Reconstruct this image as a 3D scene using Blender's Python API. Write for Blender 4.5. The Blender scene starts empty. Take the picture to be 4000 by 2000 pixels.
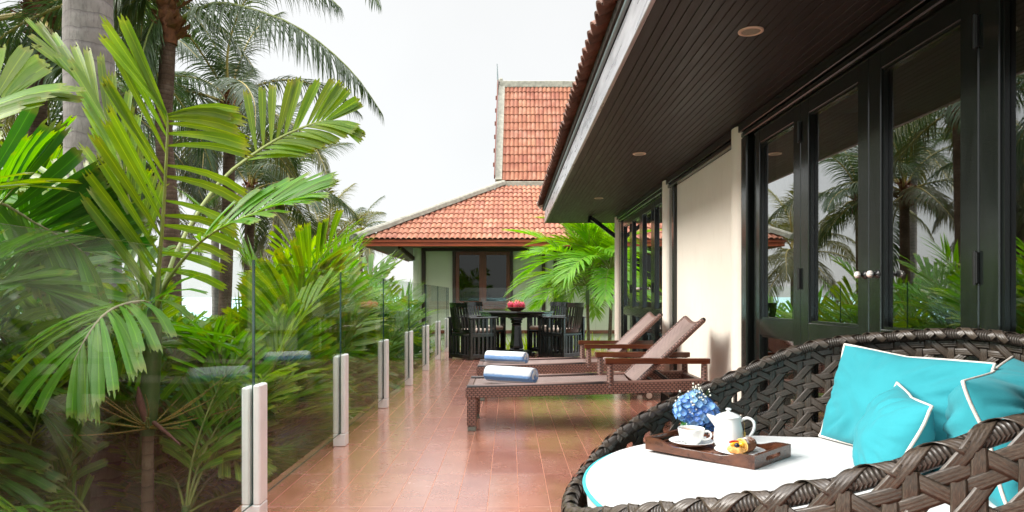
import bpy, math, random
from mathutils import Vector as V, Matrix, Euler, noise
PI = math.pi
rnd = random.Random(7)
SC = bpy.context.scene
COL = SC.collection

# ---------------------------------------------------------------- camera
EYE = 1.0
F = 2675.0            # focal length in photograph pixels (4000 wide)
CX, CY = 1990.0, 1158.0
cam = bpy.data.cameras.new('camera')
cam.sensor_width = 36.0
cam.lens = F / 4000 * 36
cam.shift_x = (2000 - CX) / 4000
cam.shift_y = (CY - 1000) / 4000
cam.clip_start = 0.05
cam.clip_end = 6000
cam_o = bpy.data.objects.new('camera', cam)
cam_o.location = (0, 0, EYE)
cam_o.rotation_euler = (PI / 2, 0, 0)
COL.objects.link(cam_o)
SC.camera = cam_o

def P(px, py, Y):
    return V(((px - CX) * Y / F, Y, EYE - (py - CY) * Y / F))

# ---------------------------------------------------------------- world: bright overcast
SUN_EL, SUN_AZ = math.radians(34), math.radians(-98)     # azimuth from +Y towards +X
w = bpy.data.worlds.new('World'); SC.world = w; w.use_nodes = True
nt = w.node_tree; nt.nodes.clear()
out = nt.nodes.new('ShaderNodeOutputWorld')
tc = nt.nodes.new('ShaderNodeTexCoord')
sep = nt.nodes.new('ShaderNodeSeparateXYZ'); nt.links.new(tc.outputs['Generated'], sep.inputs[0])
ramp = nt.nodes.new('ShaderNodeValToRGB')                # cloud deck: brighter towards the zenith, as any overcast sky
nt.links.new(sep.outputs['Z'], ramp.inputs[0])
e = ramp.color_ramp.elements
e[0].position = 0.0; e[0].color = (0.246, 0.249, 0.246, 1)
e[1].position = 1.0; e[1].color = (1.5, 1.51, 1.52, 1)
m1 = e.new(0.43); m1.color = (0.233, 0.233, 0.229, 1)
nz = nt.nodes.new('ShaderNodeTexNoise'); nz.inputs['Scale'].default_value = 2.2; nz.inputs['Detail'].default_value = 4
nt.links.new(tc.outputs['Generated'], nz.inputs['Vector'])
mr = nt.nodes.new('ShaderNodeMapRange'); mr.inputs['From Min'].default_value = .3; mr.inputs['From Max'].default_value = .7
mr.inputs['To Min'].default_value = .95; mr.inputs['To Max'].default_value = 1.04
nt.links.new(nz.outputs['Fac'], mr.inputs['Value'])
mul = nt.nodes.new('ShaderNodeVectorMath'); mul.operation = 'SCALE'
nt.links.new(ramp.outputs['Color'], mul.inputs[0]); nt.links.new(mr.outputs[0], mul.inputs['Scale'])
bg1 = nt.nodes.new('ShaderNodeBackground'); bg1.inputs['Strength'].default_value = 1.0
nt.links.new(mul.outputs[0], bg1.inputs['Color'])
sky = nt.nodes.new('ShaderNodeTexSky'); sky.sky_type = 'NISHITA'; sky.sun_disc = False
sky.sun_elevation = SUN_EL; sky.sun_rotation = SUN_AZ
bg2 = nt.nodes.new('ShaderNodeBackground'); bg2.inputs['Strength'].default_value = 0.05
nt.links.new(sky.outputs[0], bg2.inputs['Color'])
mx = nt.nodes.new('ShaderNodeMixShader'); mx.inputs[0].default_value = 0.08
nt.links.new(bg1.outputs[0], mx.inputs[1]); nt.links.new(bg2.outputs[0], mx.inputs[2])
nt.links.new(mx.outputs[0], out.inputs[0])

sun = bpy.data.lights.new('sun', 'SUN'); sun.energy = 1.4; sun.angle = math.radians(28); sun.color = (1, .96, .9)
sun_o = bpy.data.objects.new('sun', sun); COL.objects.link(sun_o)
sd = V((math.sin(SUN_AZ) * math.cos(SUN_EL), math.cos(SUN_AZ) * math.cos(SUN_EL), math.sin(SUN_EL)))
sun_o.rotation_euler = sd.to_track_quat('Z', 'Y').to_euler()
sun_o.location = (-20, 20, 30)

vs = SC.view_settings
vs.view_transform = 'Standard'; vs.look = 'None'; vs.gamma = 1.0; vs.exposure = 2.1
vs.use_curve_mapping = False
SC.cycles.use_denoising = True
SC.cycles.max_bounces = 10; SC.cycles.transparent_max_bounces = 24
SC.cycles.diffuse_bounces = 5; SC.cycles.glossy_bounces = 4; SC.cycles.transmission_bounces = 6
SC.cycles.caustics_reflective = False; SC.cycles.caustics_refractive = False
SC.cycles.sample_clamp_indirect = 6

# ---------------------------------------------------------------- materials
class M:
    """small node material builder"""
    def __init__(s, name):
        s.m = bpy.data.materials.new(name); s.m.use_nodes = True
        s.t = s.m.node_tree; s.t.nodes.clear()
        s.o = s.n('OutputMaterial')
    def n(s, kind, **kw):
        x = s.t.nodes.new('ShaderNode' + kind)
        for k, v in kw.items():
            if k in x.inputs: x.inputs[k].default_value = v
            else: setattr(x, k, v)
        return x
    def l(s, a, b): s.t.links.new(a, b)
    def coords(s, kind='Object', scale=(1, 1, 1), perobj=False):
        t = s.n('TexCoord'); mp = s.n('Mapping'); s.l(t.outputs[kind], mp.inputs[0]); mp.inputs['Scale'].default_value = scale
        if perobj:
            oi = s.n('ObjectInfo'); ml = s.n('Math', operation='MULTIPLY'); ml.inputs[1].default_value = 37.0
            s.l(oi.outputs['Random'], ml.inputs[0]); cb = s.n('CombineXYZ')
            for i in range(3): s.l(ml.outputs[0], cb.inputs[i])
            s.l(cb.outputs[0], mp.inputs['Location'])
        return mp.outputs[0]
    def noise(s, vec, scale, detail=4, rough=.55, dist=0):
        x = s.n('TexNoise'); x.inputs['Scale'].default_value = scale; x.inputs['Detail'].default_value = detail
        x.inputs['Roughness'].default_value = rough; x.inputs['Distortion'].default_value = dist
        s.l(vec, x.inputs['Vector']); return x.outputs['Fac']
    def ramp(s, fac, stops):
        r = s.n('ValToRGB'); el = r.color_ramp.elements
        while len(el) < len(stops): el.new(.5)
        for a, (p, c) in zip(el, stops): a.position = p; a.color = (*c, 1)
        s.l(fac, r.inputs[0]); return r.outputs[0]
    def rng(s, fac, a, b, c, d):
        r = s.n('MapRange'); s.l(fac, r.inputs['Value'])
        for k, v in zip(('From Min', 'From Max', 'To Min', 'To Max'), (a, b, c, d)): r.inputs[k].default_value = v
        return r.outputs[0]
    def mixc(s, fac, a, b, mode='MIX'):
        x = s.n('Mix', data_type='RGBA', blend_type=mode)
        if isinstance(fac, (int, float)): x.inputs[0].default_value = fac
        else: s.l(fac, x.inputs[0])
        for i, c in ((6, a), (7, b)):
            if isinstance(c, tuple): x.inputs[i].default_value = (*c, 1)
            else: s.l(c, x.inputs[i])
        return x.outputs[2]
    def math(s, op, a, b=None):
        x = s.n('Math', operation=op)
        for i, c in ((0, a), (1, b)):
            if c is None: continue
            if isinstance(c, (int, float)): x.inputs[i].default_value = c
            else: s.l(c, x.inputs[i])
        return x.outputs[0]
    def hsv(s, col, h=.5, sat=1, val=1):
        x = s.n('HueSaturation'); s.l(col, x.inputs['Color'])
        for k, v in (('Hue', h), ('Saturation', sat), ('Value', val)):
            if isinstance(v, (int, float)): x.inputs[k].default_value = v
            else: s.l(v, x.inputs[k])
        return x.outputs[0]
    def bump(s, h, strength=.3, dist=.01):
        b = s.n('Bump'); b.inputs['Strength'].default_value = strength; b.inputs['Distance'].default_value = dist
        s.l(h, b.inputs['Height']); return b.outputs[0]
    def pbr(s, col, rough=.5, metal=0, spec=.5, normal=None, coat=0, trans=None):
        b = s.n('BsdfPrincipled')
        if isinstance(col, tuple): b.inputs['Base Color'].default_value = (*col, 1)
        else: s.l(col, b.inputs['Base Color'])
        if isinstance(rough, (int, float)): b.inputs['Roughness'].default_value = rough
        else: s.l(rough, b.inputs['Roughness'])
        b.inputs['Metallic'].default_value = metal; b.inputs['Specular IOR Level'].default_value = spec
        b.inputs['Coat Weight'].default_value = coat; b.inputs['Coat Roughness'].default_value = .08
        if normal: s.l(normal, b.inputs['Normal'])
        s.l(b.outputs[0], s.o.inputs[0]); s.b = b
        return s.m

def simple(name, col, rough=.5, var=.12, scale=6, metal=0, spec=.5, bump=0, bscale=60, coat=0, perobj=True, stretch=(1, 1, 1), objvar=.1):
    m = M(name)
    vec = m.coords('Object', stretch, perobj)
    n = m.noise(vec, scale)
    c = m.mixc(1.0, col, m.ramp(n, [(.3, (1 - var,) * 3), (.7, (1 + var * .5,) * 3)]), 'MULTIPLY')
    oi = m.n('ObjectInfo'); c = m.hsv(c, val=m.rng(oi.outputs['Random'], 0, 1, 1 - objvar, 1 + objvar))
    nm = m.bump(m.noise(vec, bscale, 5), bump, .004) if bump else None
    r = m.rng(n, .3, .7, rough * .9, min(1, rough * 1.15))
    return m.pbr(c, r, metal, spec, nm, coat)

def wood(name, dark, light, rough=.4, grain=(1, 14, 14), coat=0, objvar=.12, spec=.5):
    m = M(name)
    vec = m.coords('Object', grain, True)
    n = m.noise(vec, 3.0, 6, .6, .6)
    c = m.ramp(n, [(.32, dark), (.68, light)])
    oi = m.n('ObjectInfo'); c = m.hsv(c, val=m.rng(oi.outputs['Random'], 0, 1, 1 - objvar, 1 + objvar))
    return m.pbr(c, m.rng(n, .3, .7, rough, rough * 1.3), 0, spec, m.bump(n, .25, .002), coat)

def leafmat(name, base, tip, streak=.25, rough=.42, tl=.38):
    m = M(name)
    uv = m.n('TexCoord').outputs['UV']
    sp = m.n('SeparateXYZ'); m.l(uv, sp.inputs[0])
    vec = m.coords('Object', (1, 1, 1), True)
    n = m.noise(vec, 5.0, 3)
    mp = m.n('Mapping'); m.l(uv, mp.inputs[0]); mp.inputs['Scale'].default_value = (9, .6, 1)
    st = m.noise(mp.outputs[0], 2.5, 3)
    c = m.mixc(m.rng(st, .38, .66, 0, streak), base, tip)
    c = m.mixc(m.rng(n, .45, .7, 0, .55), c, tip)
    mid = m.math('ABSOLUTE', m.math('SUBTRACT', sp.outputs[0], .5))
    c = m.mixc(m.rng(mid, 0, .045, .55, 0), c, tuple(min(1, x * 2.2) for x in tip))
    oi = m.n('ObjectInfo')
    c = m.hsv(c, h=m.rng(oi.outputs['Random'], 0, 1, .485, .512), sat=1.05, val=m.rng(oi.outputs['Random'], 0, 1, .78, 1.25))
    sp2 = m.noise(vec, 30, 4, .65); c = m.mixc(m.rng(sp2, .68, .78, 0, .45), c, (.19, .15, .045))
    # yellowed tips
    c = m.mixc(m.rng(m.math('ADD', sp.outputs[1], m.math('MULTIPLY', n, .12)), 1.0, 1.08, 0, .4), c, (.26, .20, .05))
    b = m.n('BsdfPrincipled'); m.l(c, b.inputs['Base Color']); b.inputs['Roughness'].default_value = rough
    b.inputs['Specular IOR Level'].default_value = .45
    m.l(m.bump(st, .35, .002), b.inputs['Normal'])
    t = m.n('BsdfTranslucent'); m.l(m.hsv(c, h=.488, sat=1.15, val=1.9), t.inputs[0])
    x = m.n('MixShader'); x.inputs[0].default_value = tl
    m.l(b.outputs[0], x.inputs[1]); m.l(t.outputs[0], x.inputs[2]); m.l(x.outputs[0], m.o.inputs[0])
    return m.m

def glassmat(name, tint, boost=1.0, base=0.0, rough=0.0, ior=1.5):
    m = M(name)
    lw = m.n('LayerWeight', Blend=.5)                  # Schlick reflectance, the same from both sides of the sheet
    f = m.math('ADD', m.math('MULTIPLY', m.math('POWER', lw.outputs['Facing'], 5.0), .96), .04)
    fac = m.math('MINIMUM', m.math('ADD', m.math('MULTIPLY', f, boost), base), 1.0)
    t = m.n('BsdfTransparent'); t.inputs[0].default_value = (*tint, 1)
    g = m.n('BsdfGlossy'); g.inputs['Roughness'].default_value = rough
    x = m.n('MixShader'); m.l(fac, x.inputs[0]); m.l(t.outputs[0], x.inputs[1]); m.l(g.outputs[0], x.inputs[2])
    m.l(x.outputs[0], m.o.inputs[0])
    return m.m

# ---------------------------------------------------------------- mesh + object helpers
class MB:
    def __init__(s): s.v = []; s.f = []; s.uv = []; s.sm = []
    def add(s, vs, fs, uvs=None, smooth=False):
        b = len(s.v); s.v += [tuple(x) for x in vs]
        for i, f in enumerate(fs):
            s.f.append(tuple(b + k for k in f)); s.sm.append(smooth)
            s.uv.append([uvs[k] for k in f] if uvs else [(0, 0)] * len(f))
    def box(s, x0, x1, y0, y1, z0, z1, bev=0.0):
        if bev <= 0:
            vs = [(x, y, z) for z in (z0, z1) for y in (y0, y1) for x in (x0, x1)]
            fs = [(0, 2, 3, 1), (4, 5, 7, 6), (0, 1, 5, 4), (2, 6, 7, 3), (0, 4, 6, 2), (1, 3, 7, 5)]
            s.add(vs, fs); return
        b = min(bev, (x1 - x0) / 2.2, (y1 - y0) / 2.2, (z1 - z0) / 2.2)
        vs = []
        for sx in (0, 1):
            for sy in (0, 1):
                for sz in (0, 1):
                    x, y, z = (x0, x1)[sx], (y0, y1)[sy], (z0, z1)[sz]
                    ix, iy, iz = x + (b, -b)[sx], y + (b, -b)[sy], z + (b, -b)[sz]
                    vs += [(x, iy, iz), (ix, y, iz), (ix, iy, z)]
        I = lambda sx, sy, sz, a: (sx * 4 + sy * 2 + sz) * 3 + a
        fs = []
        for k in (0, 1):
            q = [I(k, 0, 0, 0), I(k, 1, 0, 0), I(k, 1, 1, 0), I(k, 0, 1, 0)]; fs.append(q if k else q[::-1])
            q = [I(0, k, 0, 1), I(1, k, 0, 1), I(1, k, 1, 1), I(0, k, 1, 1)]; fs.append(q[::-1] if k else q)
            q = [I(0, 0, k, 2), I(1, 0, k, 2), I(1, 1, k, 2), I(0, 1, k, 2)]; fs.append(q if k else q[::-1])
        for a in (0, 1):
            for c in (0, 1):
                q = [I(0, a, c, 1), I(1, a, c, 1), I(1, a, c, 2), I(0, a, c, 2)]; fs.append(q if a != c else q[::-1])
                q = [I(a, 0, c, 0), I(a, 1, c, 0), I(a, 1, c, 2), I(a, 0, c, 2)]; fs.append(q[::-1] if a != c else q)
                q = [I(a, c, 0, 0), I(a, c, 1, 0), I(a, c, 1, 1), I(a, c, 0, 1)]; fs.append(q if a != c else q[::-1])
        for sx in (0, 1):
            for sy in (0, 1):
                for sz in (0, 1):
                    t = [I(sx, sy, sz, 0), I(sx, sy, sz, 1), I(sx, sy, sz, 2)]
                    fs.append(t if (sx + sy + sz) % 2 else t[::-1])
        s.add(vs, fs)
    def obox(s, p0, p1, wid, hgt, up=V((0, 0, 1)), bev=0.0):
        """box running from p0 to p1"""
        p0, p1 = V(p0), V(p1); d = (p1 - p0); L = d.length; d.normalize()
        a = d.cross(up); a.normalize(); u = a.cross(d)
        t = MB(); t.box(-wid / 2, wid / 2, 0, L, -hgt / 2, hgt / 2, bev)
        s.add([p0 + a * x + d * y + u * z for x, y, z in t.v], t.f)
    def tube(s, pts, r, n=8, cap=True, smooth=True, sx=1.0):
        pts = [V(p) for p in pts]; R = r if isinstance(r, (list, tuple)) else [r] * len(pts)
        ref = V((0, 0, 1)); b = len(s.v); vs = []; uvs = []
        L = 0
        for i, p in enumerate(pts):
            t = (pts[min(i + 1, len(pts) - 1)] - pts[max(i - 1, 0)]).normalized()
            if abs(t.dot(ref)) > .95: ref = V((1, 0, 0)) if abs(t.x) < .9 else V((0, 1, 0))
            a = t.cross(ref).normalized(); u = a.cross(t).normalized(); ref = u
            if i: L += (p - pts[i - 1]).length
            for k in range(n):
                th = 2 * PI * k / n
                vs.append(p + (a * math.cos(th) * sx + u * math.sin(th)) * R[i]); uvs.append((k / n, L))
        fs = [(i * n + k, i * n + (k + 1) % n, (i + 1) * n + (k + 1) % n, (i + 1) * n + k) for i in range(len(pts) - 1) for k in range(n)]
        s.add(vs, fs, uvs, smooth)
        if cap:
            s.add(vs[:n], [tuple(range(n))[::-1]]); s.add(vs[-n:], [tuple(range(n))])
    def lathe(s, prof, c=(0, 0, 0), n=24, smooth=True, ell=(1, 1)):
        """prof: list of (r, z)"""
        vs = []; uvs = []
        for i, (r, z) in enumerate(prof):
            for k in range(n):
                th = 2 * PI * k / n
                vs.append((c[0] + math.cos(th) * r * ell[0], c[1] + math.sin(th) * r * ell[1], c[2] + z)); uvs.append((k / n, i / len(prof)))
        fs = [(i * n + k, i * n + (k + 1) % n, (i + 1) * n + (k + 1) % n, (i + 1) * n + k) for i in range(len(prof) - 1) for k in range(n)]
        s.add(vs, fs, uvs, smooth)
    def grid(s, fn, nu, nv, smooth=True, closeu=False):
        vs = []; uvs = []
        for j in range(nv + 1):
            for i in range(nu + (0 if closeu else 1)):
                vs.append(fn(i / nu, j / nv)); uvs.append((i / nu, j / nv))
        W = nu if closeu else nu + 1
        fs = [(j * W + i, j * W + (i + 1) % W, (j + 1) * W + (i + 1) % W, (j + 1) * W + i) for j in range(nv) for i in range(nu)]
        s.add(vs, fs, uvs, smooth)
    def mesh(s, name):
        me = bpy.data.meshes.new(name); me.from_pydata(s.v, [], s.f)
        uvl = me.uv_layers.new(name='uv'); k = 0
        flat = [c for u in s.uv for p in u for c in p]
        uvl.data.foreach_set('uv', flat)
        me.polygons.foreach_set('use_smooth', s.sm)
        me.update(); return me

def thing(name, label, cat, loc=(0, 0, 0), rz=0, group=None, kind=None):
    o = bpy.data.objects.new(name, None); COL.objects.link(o); o.empty_display_size = .1
    o.location = loc; o.rotation_euler = (0, 0, rz)
    if label: o['label'] = label
    if cat: o['category'] = cat
    if group: o['group'] = group
    if kind: o['kind'] = kind
    return o
def world_of(o):
    m = Matrix.Translation(o.location) @ o.rotation_euler.to_matrix().to_4x4()
    return m if o.parent is None else world_of(o.parent) @ o.matrix_parent_inverse @ m
def part(name, mb, mat, parent=None, world=False, loc=None, rot=None, scale=None, label=None, kind=None):
    me = mb if isinstance(mb, bpy.types.Mesh) else mb.mesh(name)
    if mat is not None and not me.materials:
        me.materials.append(mat)
    o = bpy.data.objects.new(name, me); COL.objects.link(o)
    if parent is not None:
        o.parent = parent
        if world: o.matrix_parent_inverse = world_of(parent).inverted()
    if loc is not None: o.location = loc
    if rot is not None: o.rotation_euler = rot
    if scale is not None: o.scale = (scale,) * 3 if isinstance(scale, (int, float)) else scale
    if label: o['label'] = label
    if kind: o['kind'] = kind
    return o
def tag(o, label, cat=None, group=None, kind=None):
    if label: o['label'] = label
    if cat: o['category'] = cat
    if group: o['group'] = group
    if kind: o['kind'] = kind
    return o
def kids(o): return [c for c in bpy.data.objects if c.parent == o]
def copy_tree(o, parent=None, chmap=None):
    if chmap is None:
        chmap = {}
        for c in bpy.data.objects:
            if c.parent: chmap.setdefault(c.parent.name, []).append(c)
    c = o.copy(); COL.objects.link(c); c.parent = parent
    for ch in chmap.get(o.name, []): copy_tree(ch, c, chmap)
    return c
def catmull(pts, n):
    pts = [V(p) for p in pts]; P0 = [pts[0] * 2 - pts[1]] + pts + [pts[-1] * 2 - pts[-2]]
    out = []; segs = len(pts) - 1
    for i in range(n + 1):
        t = i / n * segs; k = min(int(t), segs - 1); t -= k
        a, b, c, d = P0[k:k + 4]
        out.append(.5 * ((2 * b) + (c - a) * t + (2 * a - 5 * b + 4 * c - d) * t * t + (3 * b - a - 3 * c + d) * t ** 3))
    return out
def smooth(a, b, x):
    x = max(0, min(1, (x - a) / (b - a))); return x * x * (3 - 2 * x)
# ================================================================ materials of the place
def tile_floor_mat():
    m = M('terracotta_plank_tile')
    vec = m.coords('Object', (1, 1, 1), True)
    n = m.noise(vec, 3.5, 5, .6, .4)
    gv = m.coords('Object', (14, 2.2, 14), True)
    g = m.noise(gv, 3.0, 6, .65, 1.2)
    c = m.ramp(n, [(.3, (.38, .142, .096)), (.55, (.46, .188, .130)), (.75, (.51, .235, .172))])
    c = m.mixc(m.rng(g, .42, .62, 0, .10), c, (.25, .07, .035))
    sp_ = m.noise(m.coords('Object', (1, 1, 1), True), 70, 2); c = m.mixc(m.rng(sp_, .74, .80, 0, .5), c, (.14, .05, .03))
    oi = m.n('ObjectInfo'); c = m.hsv(c, h=m.rng(oi.outputs['Random'], 0, 1, .496, .505), val=m.rng(oi.outputs['Random'], 0, 1, .96, 1.04))
    r = m.rng(m.noise(vec, 9, 5, .6), .35, .7, .20, .30)
    mt = m.pbr(c, r, 0, .7, m.bump(g, .06, .0005), 1.0); m.b.inputs['Coat Roughness'].default_value = .17; m.b.inputs['Coat IOR'].default_value = 1.62; return mt
m_tile = tile_floor_mat()
m_cream = M('cream_plaster')
_v = m_cream.coords('Object'); _n = m_cream.noise(_v, 1.3, 5, .6); _s = m_cream.noise(m_cream.coords('Object', (2.5, 2.5, .8)), 6, 6, .7)
_c = m_cream.mixc(m_cream.rng(_s, .52, .80, 0, .28), m_cream.ramp(_n, [(.3, (.79, .735, .635)), (.7, (.85, .80, .71))]), (.60, .53, .44))
m_cream = m_cream.pbr(_c, .68, 0, .3, m_cream.bump(m_cream.noise(_v, 26, 5), .14, .004))
m_grout = simple('tile_grout', (.70, .33, .22), .7, .15, 20)
m_slab = simple('slab_edge_plaster', (.30, .13, .09), .6, .25, 5, bump=.2)
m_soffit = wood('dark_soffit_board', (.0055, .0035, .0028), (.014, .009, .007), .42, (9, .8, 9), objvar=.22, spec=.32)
m_dark = wood('black_painted_timber', (.0045, .006, .0055), (.011, .014, .0125), .17, (12, 12, .8), coat=.25, objvar=.12)
m_darkb = simple('black_iron', (.012, .012, .012), .35, .2, 20)
m_fascia = wood('weathered_silver_fascia', (.26, .26, .28), (.50, .50, .53), .25, (6, .7, 6), objvar=.05)
m_strip = simple('grey_metal_strip', (.20, .25, .26), .4, .2, 12, spec=.6)
m_oldtile = simple('aged_brown_roof_tile', (.17, .085, .06), .8, .45, 22, bump=.7, bscale=60, objvar=.3)
m_white = simple('white_painted_metal', (.80, .80, .79), .35, .08, 8, bump=.15, bscale=18, objvar=.03)
m_knob = simple('white_china_knob', (.78, .72, .68), .15, .1, 30, coat=.6)
m_lamp = simple('downlight_lens', (.25, .24, .17), .4, .3, 60, objvar=0)
m_ring = simple('beige_downlight_ring', (.72, .58, .47), .4, .05, 20, objvar=0)
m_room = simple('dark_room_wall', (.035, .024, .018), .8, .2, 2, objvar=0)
m_curtain = simple('beige_curtain', (.30, .26, .21), .9, .2, 5, stretch=(20, 20, 1))
m_bal = glassmat('balustrade_glass', (.965, .99, .98), .5)
m_edge = M('glass_edge'); m_edge = m_edge.pbr((.02, .06, .055), .12, 0, .5)
m_topedge = M('lit_top_edge'); m_topedge = m_topedge.pbr((.42, .58, .56), .12, 0, .6)  # same glass as the other edges; light caught on top is put into the colour
m_door = glassmat('door_glass', (.75, .78, .76), 3.0, .16)
m_wing = glassmat('pavilion_window_glass', (.4, .45, .43), 1.0, .0)

# ================================================================ ground, sea, hills
m_ground = M('garden_soil')
_v = m_ground.coords(); _n = m_ground.noise(_v, .8, 6)
m_ground = m_ground.pbr(m_ground.ramp(_n, [(.35, (.045, .04, .02)), (.6, (.03, .06, .012)), (.75, (.08, .06, .035))]), .95)
mb = MB(); mb.add([(-62, -60, -3), (60, -60, -3), (60, 130, -3), (-34, 130, -3)], [(0, 1, 2, 3)])
tag(part('ground', mb, m_ground), 'dark planted garden soil below the terrace', kind='structure')
m_sea = M('pale_sea')
_v = m_sea.coords('Object', (.02, .02, .02)); _n = m_sea.noise(_v, 30, 6)
m_sea = m_sea.pbr(m_sea.ramp(_n, [(.3, (.28, .50, .53)), (.7, (.42, .62, .63))]), .45, 0, .5, m_sea.bump(_n, .3, .3))
mb = MB(); mb.add([(-3500, -2500, -4.2), (3500, -2500, -4.2), (3500, 4500, -4.2), (-3500, 4500, -4.2)], [(0, 1, 2, 3)])
tag(part('sea', mb, m_sea), 'pale turquoise sea beyond the palms', kind='structure')
m_hill = simple('hazy_island', (.30, .38, .42), 1, .2, .01, spec=0)
mb = MB(); vs = []; fs = []
for i in range(81):
    a = math.radians(-88 + i * .62); R = 2600
    h = 24 + 70 * max(0, noise.noise(V((i * .11, 3.1, 0)))) * 1.6 * max(0, math.sin(PI * i / 80))
    x, y = math.sin(a) * R, math.cos(a) * R
    vs += [(x, y, -6), (x * 1.0, y * 1.0, h * .6 - 10), (x * 1.08, y * 1.08, h - 10), (x * 1.3, y * 1.3, -6)]
for i in range(80):
    for k in range(3): fs.append((i * 4 + k, i * 4 + 4 + k, i * 4 + 5 + k, i * 4 + 1 + k))
mb.add(vs, fs, None, True)
tag(part('hills', mb, m_hill), 'low hazy island line on the sea horizon', kind='structure')

# ================================================================ terrace floor
FX0, FX1, FY1 = -1.29, 1.655, 12.74
YB = -4.0
fl = thing('floor', 'glossy terracotta plank tile terrace floor', None, (0, 0, 0), kind='structure')
mb = MB(); mb.box(FX0 + .012, 3.3, YB, FY1 - .012, -.30, -.0016)
part('floor_bed', mb, m_grout, fl)
mb = MB()
mb.box(FX0 - .001, FX0 + .012, YB, FY1, -.34, -.004); mb.box(FX0 - .001, 3.3, FY1 - .012, FY1, -.34, -.004)
part('slab_edge', mb, m_slab, fl)
TW, TL, G = .15, .6, .0030
xs = [.045 + TW * k for k in range(-9, 12)]
ys = [3.256 - .6 + TL * k for k in range(-12, 18)]
def tile_mesh(w_, l_):
    t = MB(); t.box(0, w_, 0, l_, -.01, 0, .0005); return t.mesh('floor_tile')
full = tile_mesh(TW - G, TL - G); full.materials.append(m_tile)
cells = []
for y in ys:
    for x in xs:
        x0, x1 = max(x, FX0 + .003), min(x + TW, FX1)
        y0, y1 = max(y, YB), min(y + TL, FY1 - .003)
        if x1 - x0 > .02 and y1 - y0 > .05: cells.append((x0, x1, y0, y1))
def tkey(c):
    y = c[2]
    return (0, y) if y > 2.5 else (1, -y)
cells.sort(key=tkey)
rest = MB(); cnt = 0
for (x0, x1, y0, y1) in cells:
    if cnt < 290 and y0 > 2.3:
        if x1 - x0 > TW - .001 and y1 - y0 > TL - .001: me = full
        else: me = tile_mesh(x1 - x0 - G, y1 - y0 - G)
        part('floor_tile', me, m_tile, fl, loc=(x0 + G / 2, y0 + G / 2, (rnd.random() - .5) * .0006)); cnt += 1
    else:
        rest.box(x0 + G / 2, x1 - G / 2, y0 + G / 2, y1 - G / 2, -.01, 0)
part('far_floor_tiles', rest, m_tile, fl, kind='stuff')
# strip of floor beyond the building corner
mb = MB()
for k in range(14):
    for j in range(int((FY1 - 10.6) / .6) + 1):
        y0 = 10.6 + j * .6; y1 = min(y0 + .6, FY1 - .01)
        if y1 - y0 > .05: mb.box(1.66 + k * .115, 1.66 + k * .115 + .112, y0 + .001, y1 - .002, -.01, 0)
part('corner_floor_tiles', mb, m_tile, fl, kind='stuff')

# ================================================================ glass balustrade
GX, GZ0, GZ1, PS = -1.132, .086, 1.162, 1.56
PY = [3.03 + PS * k for k in range(-3, 7)]
bal = thing('glass_balustrade', 'frameless glass balustrade clamped by low white posts along the terrace edge', 'balustrade', (GX, 3, 0))
def pane_mb(p0, p1):
    p0, p1 = V(p0), V(p1); d = (p1 - p0).normalized(); n = V((d.y, -d.x, 0)) * .005
    t = MB(); q = [p0 - n, p1 - n, p1 + n, p0 + n]
    vs = [V((a.x, a.y, z)) for z in (GZ0, GZ1) for a in q]
    t.add(vs, [(0, 1, 5, 4), (2, 3, 7, 6)])
    return t, vs
def glass_panel(p0, p1):
    t, vs = pane_mb(p0, p1)
    o = part('glass_panel', t, m_bal, bal, world=True)
    e_ = MB(); e_.add(vs, [(0, 3, 2, 1), (0, 4, 7, 3), (1, 2, 6, 5)])
    part('glass_edge', e_, m_edge, o, world=True)
    e_ = MB(); e_.add(vs, [(4, 5, 6, 7)]); part('top_edge', e_, m_topedge, o, world=True)
PJ = [q for q in PY if q > 2 or q < 0]
for a, b in zip(PJ[:-1], PJ[1:]): glass_panel((GX, a + .004, 0), (GX, b - .004, 0))
glass_panel((GX, PY[-1] + .004, 0), (GX, 12.71, 0))
def post_mesh(h=.6):
    t = MB()
    a, b = .041, .05
    t.box(-a - .002, -.0075, -b, b, GZ0 - .002, h, .006)
    t.box(.0075, a - .002, -b, b * .95, GZ0 - .002, h + .012, .006)
    t.box(-a - .002, a - .002, -b, b * .95, 0, GZ0 - .0025, .004)
    t.box(-.007, .007, b * .55, b * .8, GZ0, h - .02)
    return t.mesh('post')
pm = post_mesh(); pm.materials.append(m_white)
for y in [q for q in PY if q > 2 or q < 0][1:]: part('post', pm, m_white, bal, world=True).location = V((GX, y + .02, 0))
# the run across the far end
XE = [GX + .02, .25, 1.6, 2.9]
for a, b in zip(XE[:-1], XE[1:]): glass_panel((a + .004, 12.70, 0), (b - .004, 12.70, 0))

# ================================================================ villa (the building on the right)
vil = thing('villa', 'cream villa with black timber glass doors and a dark boarded eave on the right', 'building', (2.4, 5, 0))
WX = 1.66; ZS = 2.21; EX = .575; EY = 11.24
def vp(name, mb, mat, parent=None, **k): return part(name, mb, mat, parent or vil, world=True, **k)
mb = MB()
mb.box(WX, WX + .12, 4.80, 6.78, 0, 2.10)
vp('wall', mb, m_cream)
mb = MB(); mb.box(WX, WX + .12, YB, -.6, 0, 2.10); vp('wall', mb, m_cream)
mb = MB(); mb.box(WX + .003, 5.0, 10.16, 10.28, -2.9, ZS); vp('wall', mb, m_cream)
mb = MB(); mb.box(1.60, WX + .11, YB, 10.25, 2.142, ZS - .002, .004); vp('wall_beam', mb, m_dark)
mb = MB(); mb.box(1.615, WX + .1, YB, 10.2, 2.104, 2.139, .006); vp('door_head_moulding', mb, m_dark)
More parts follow.
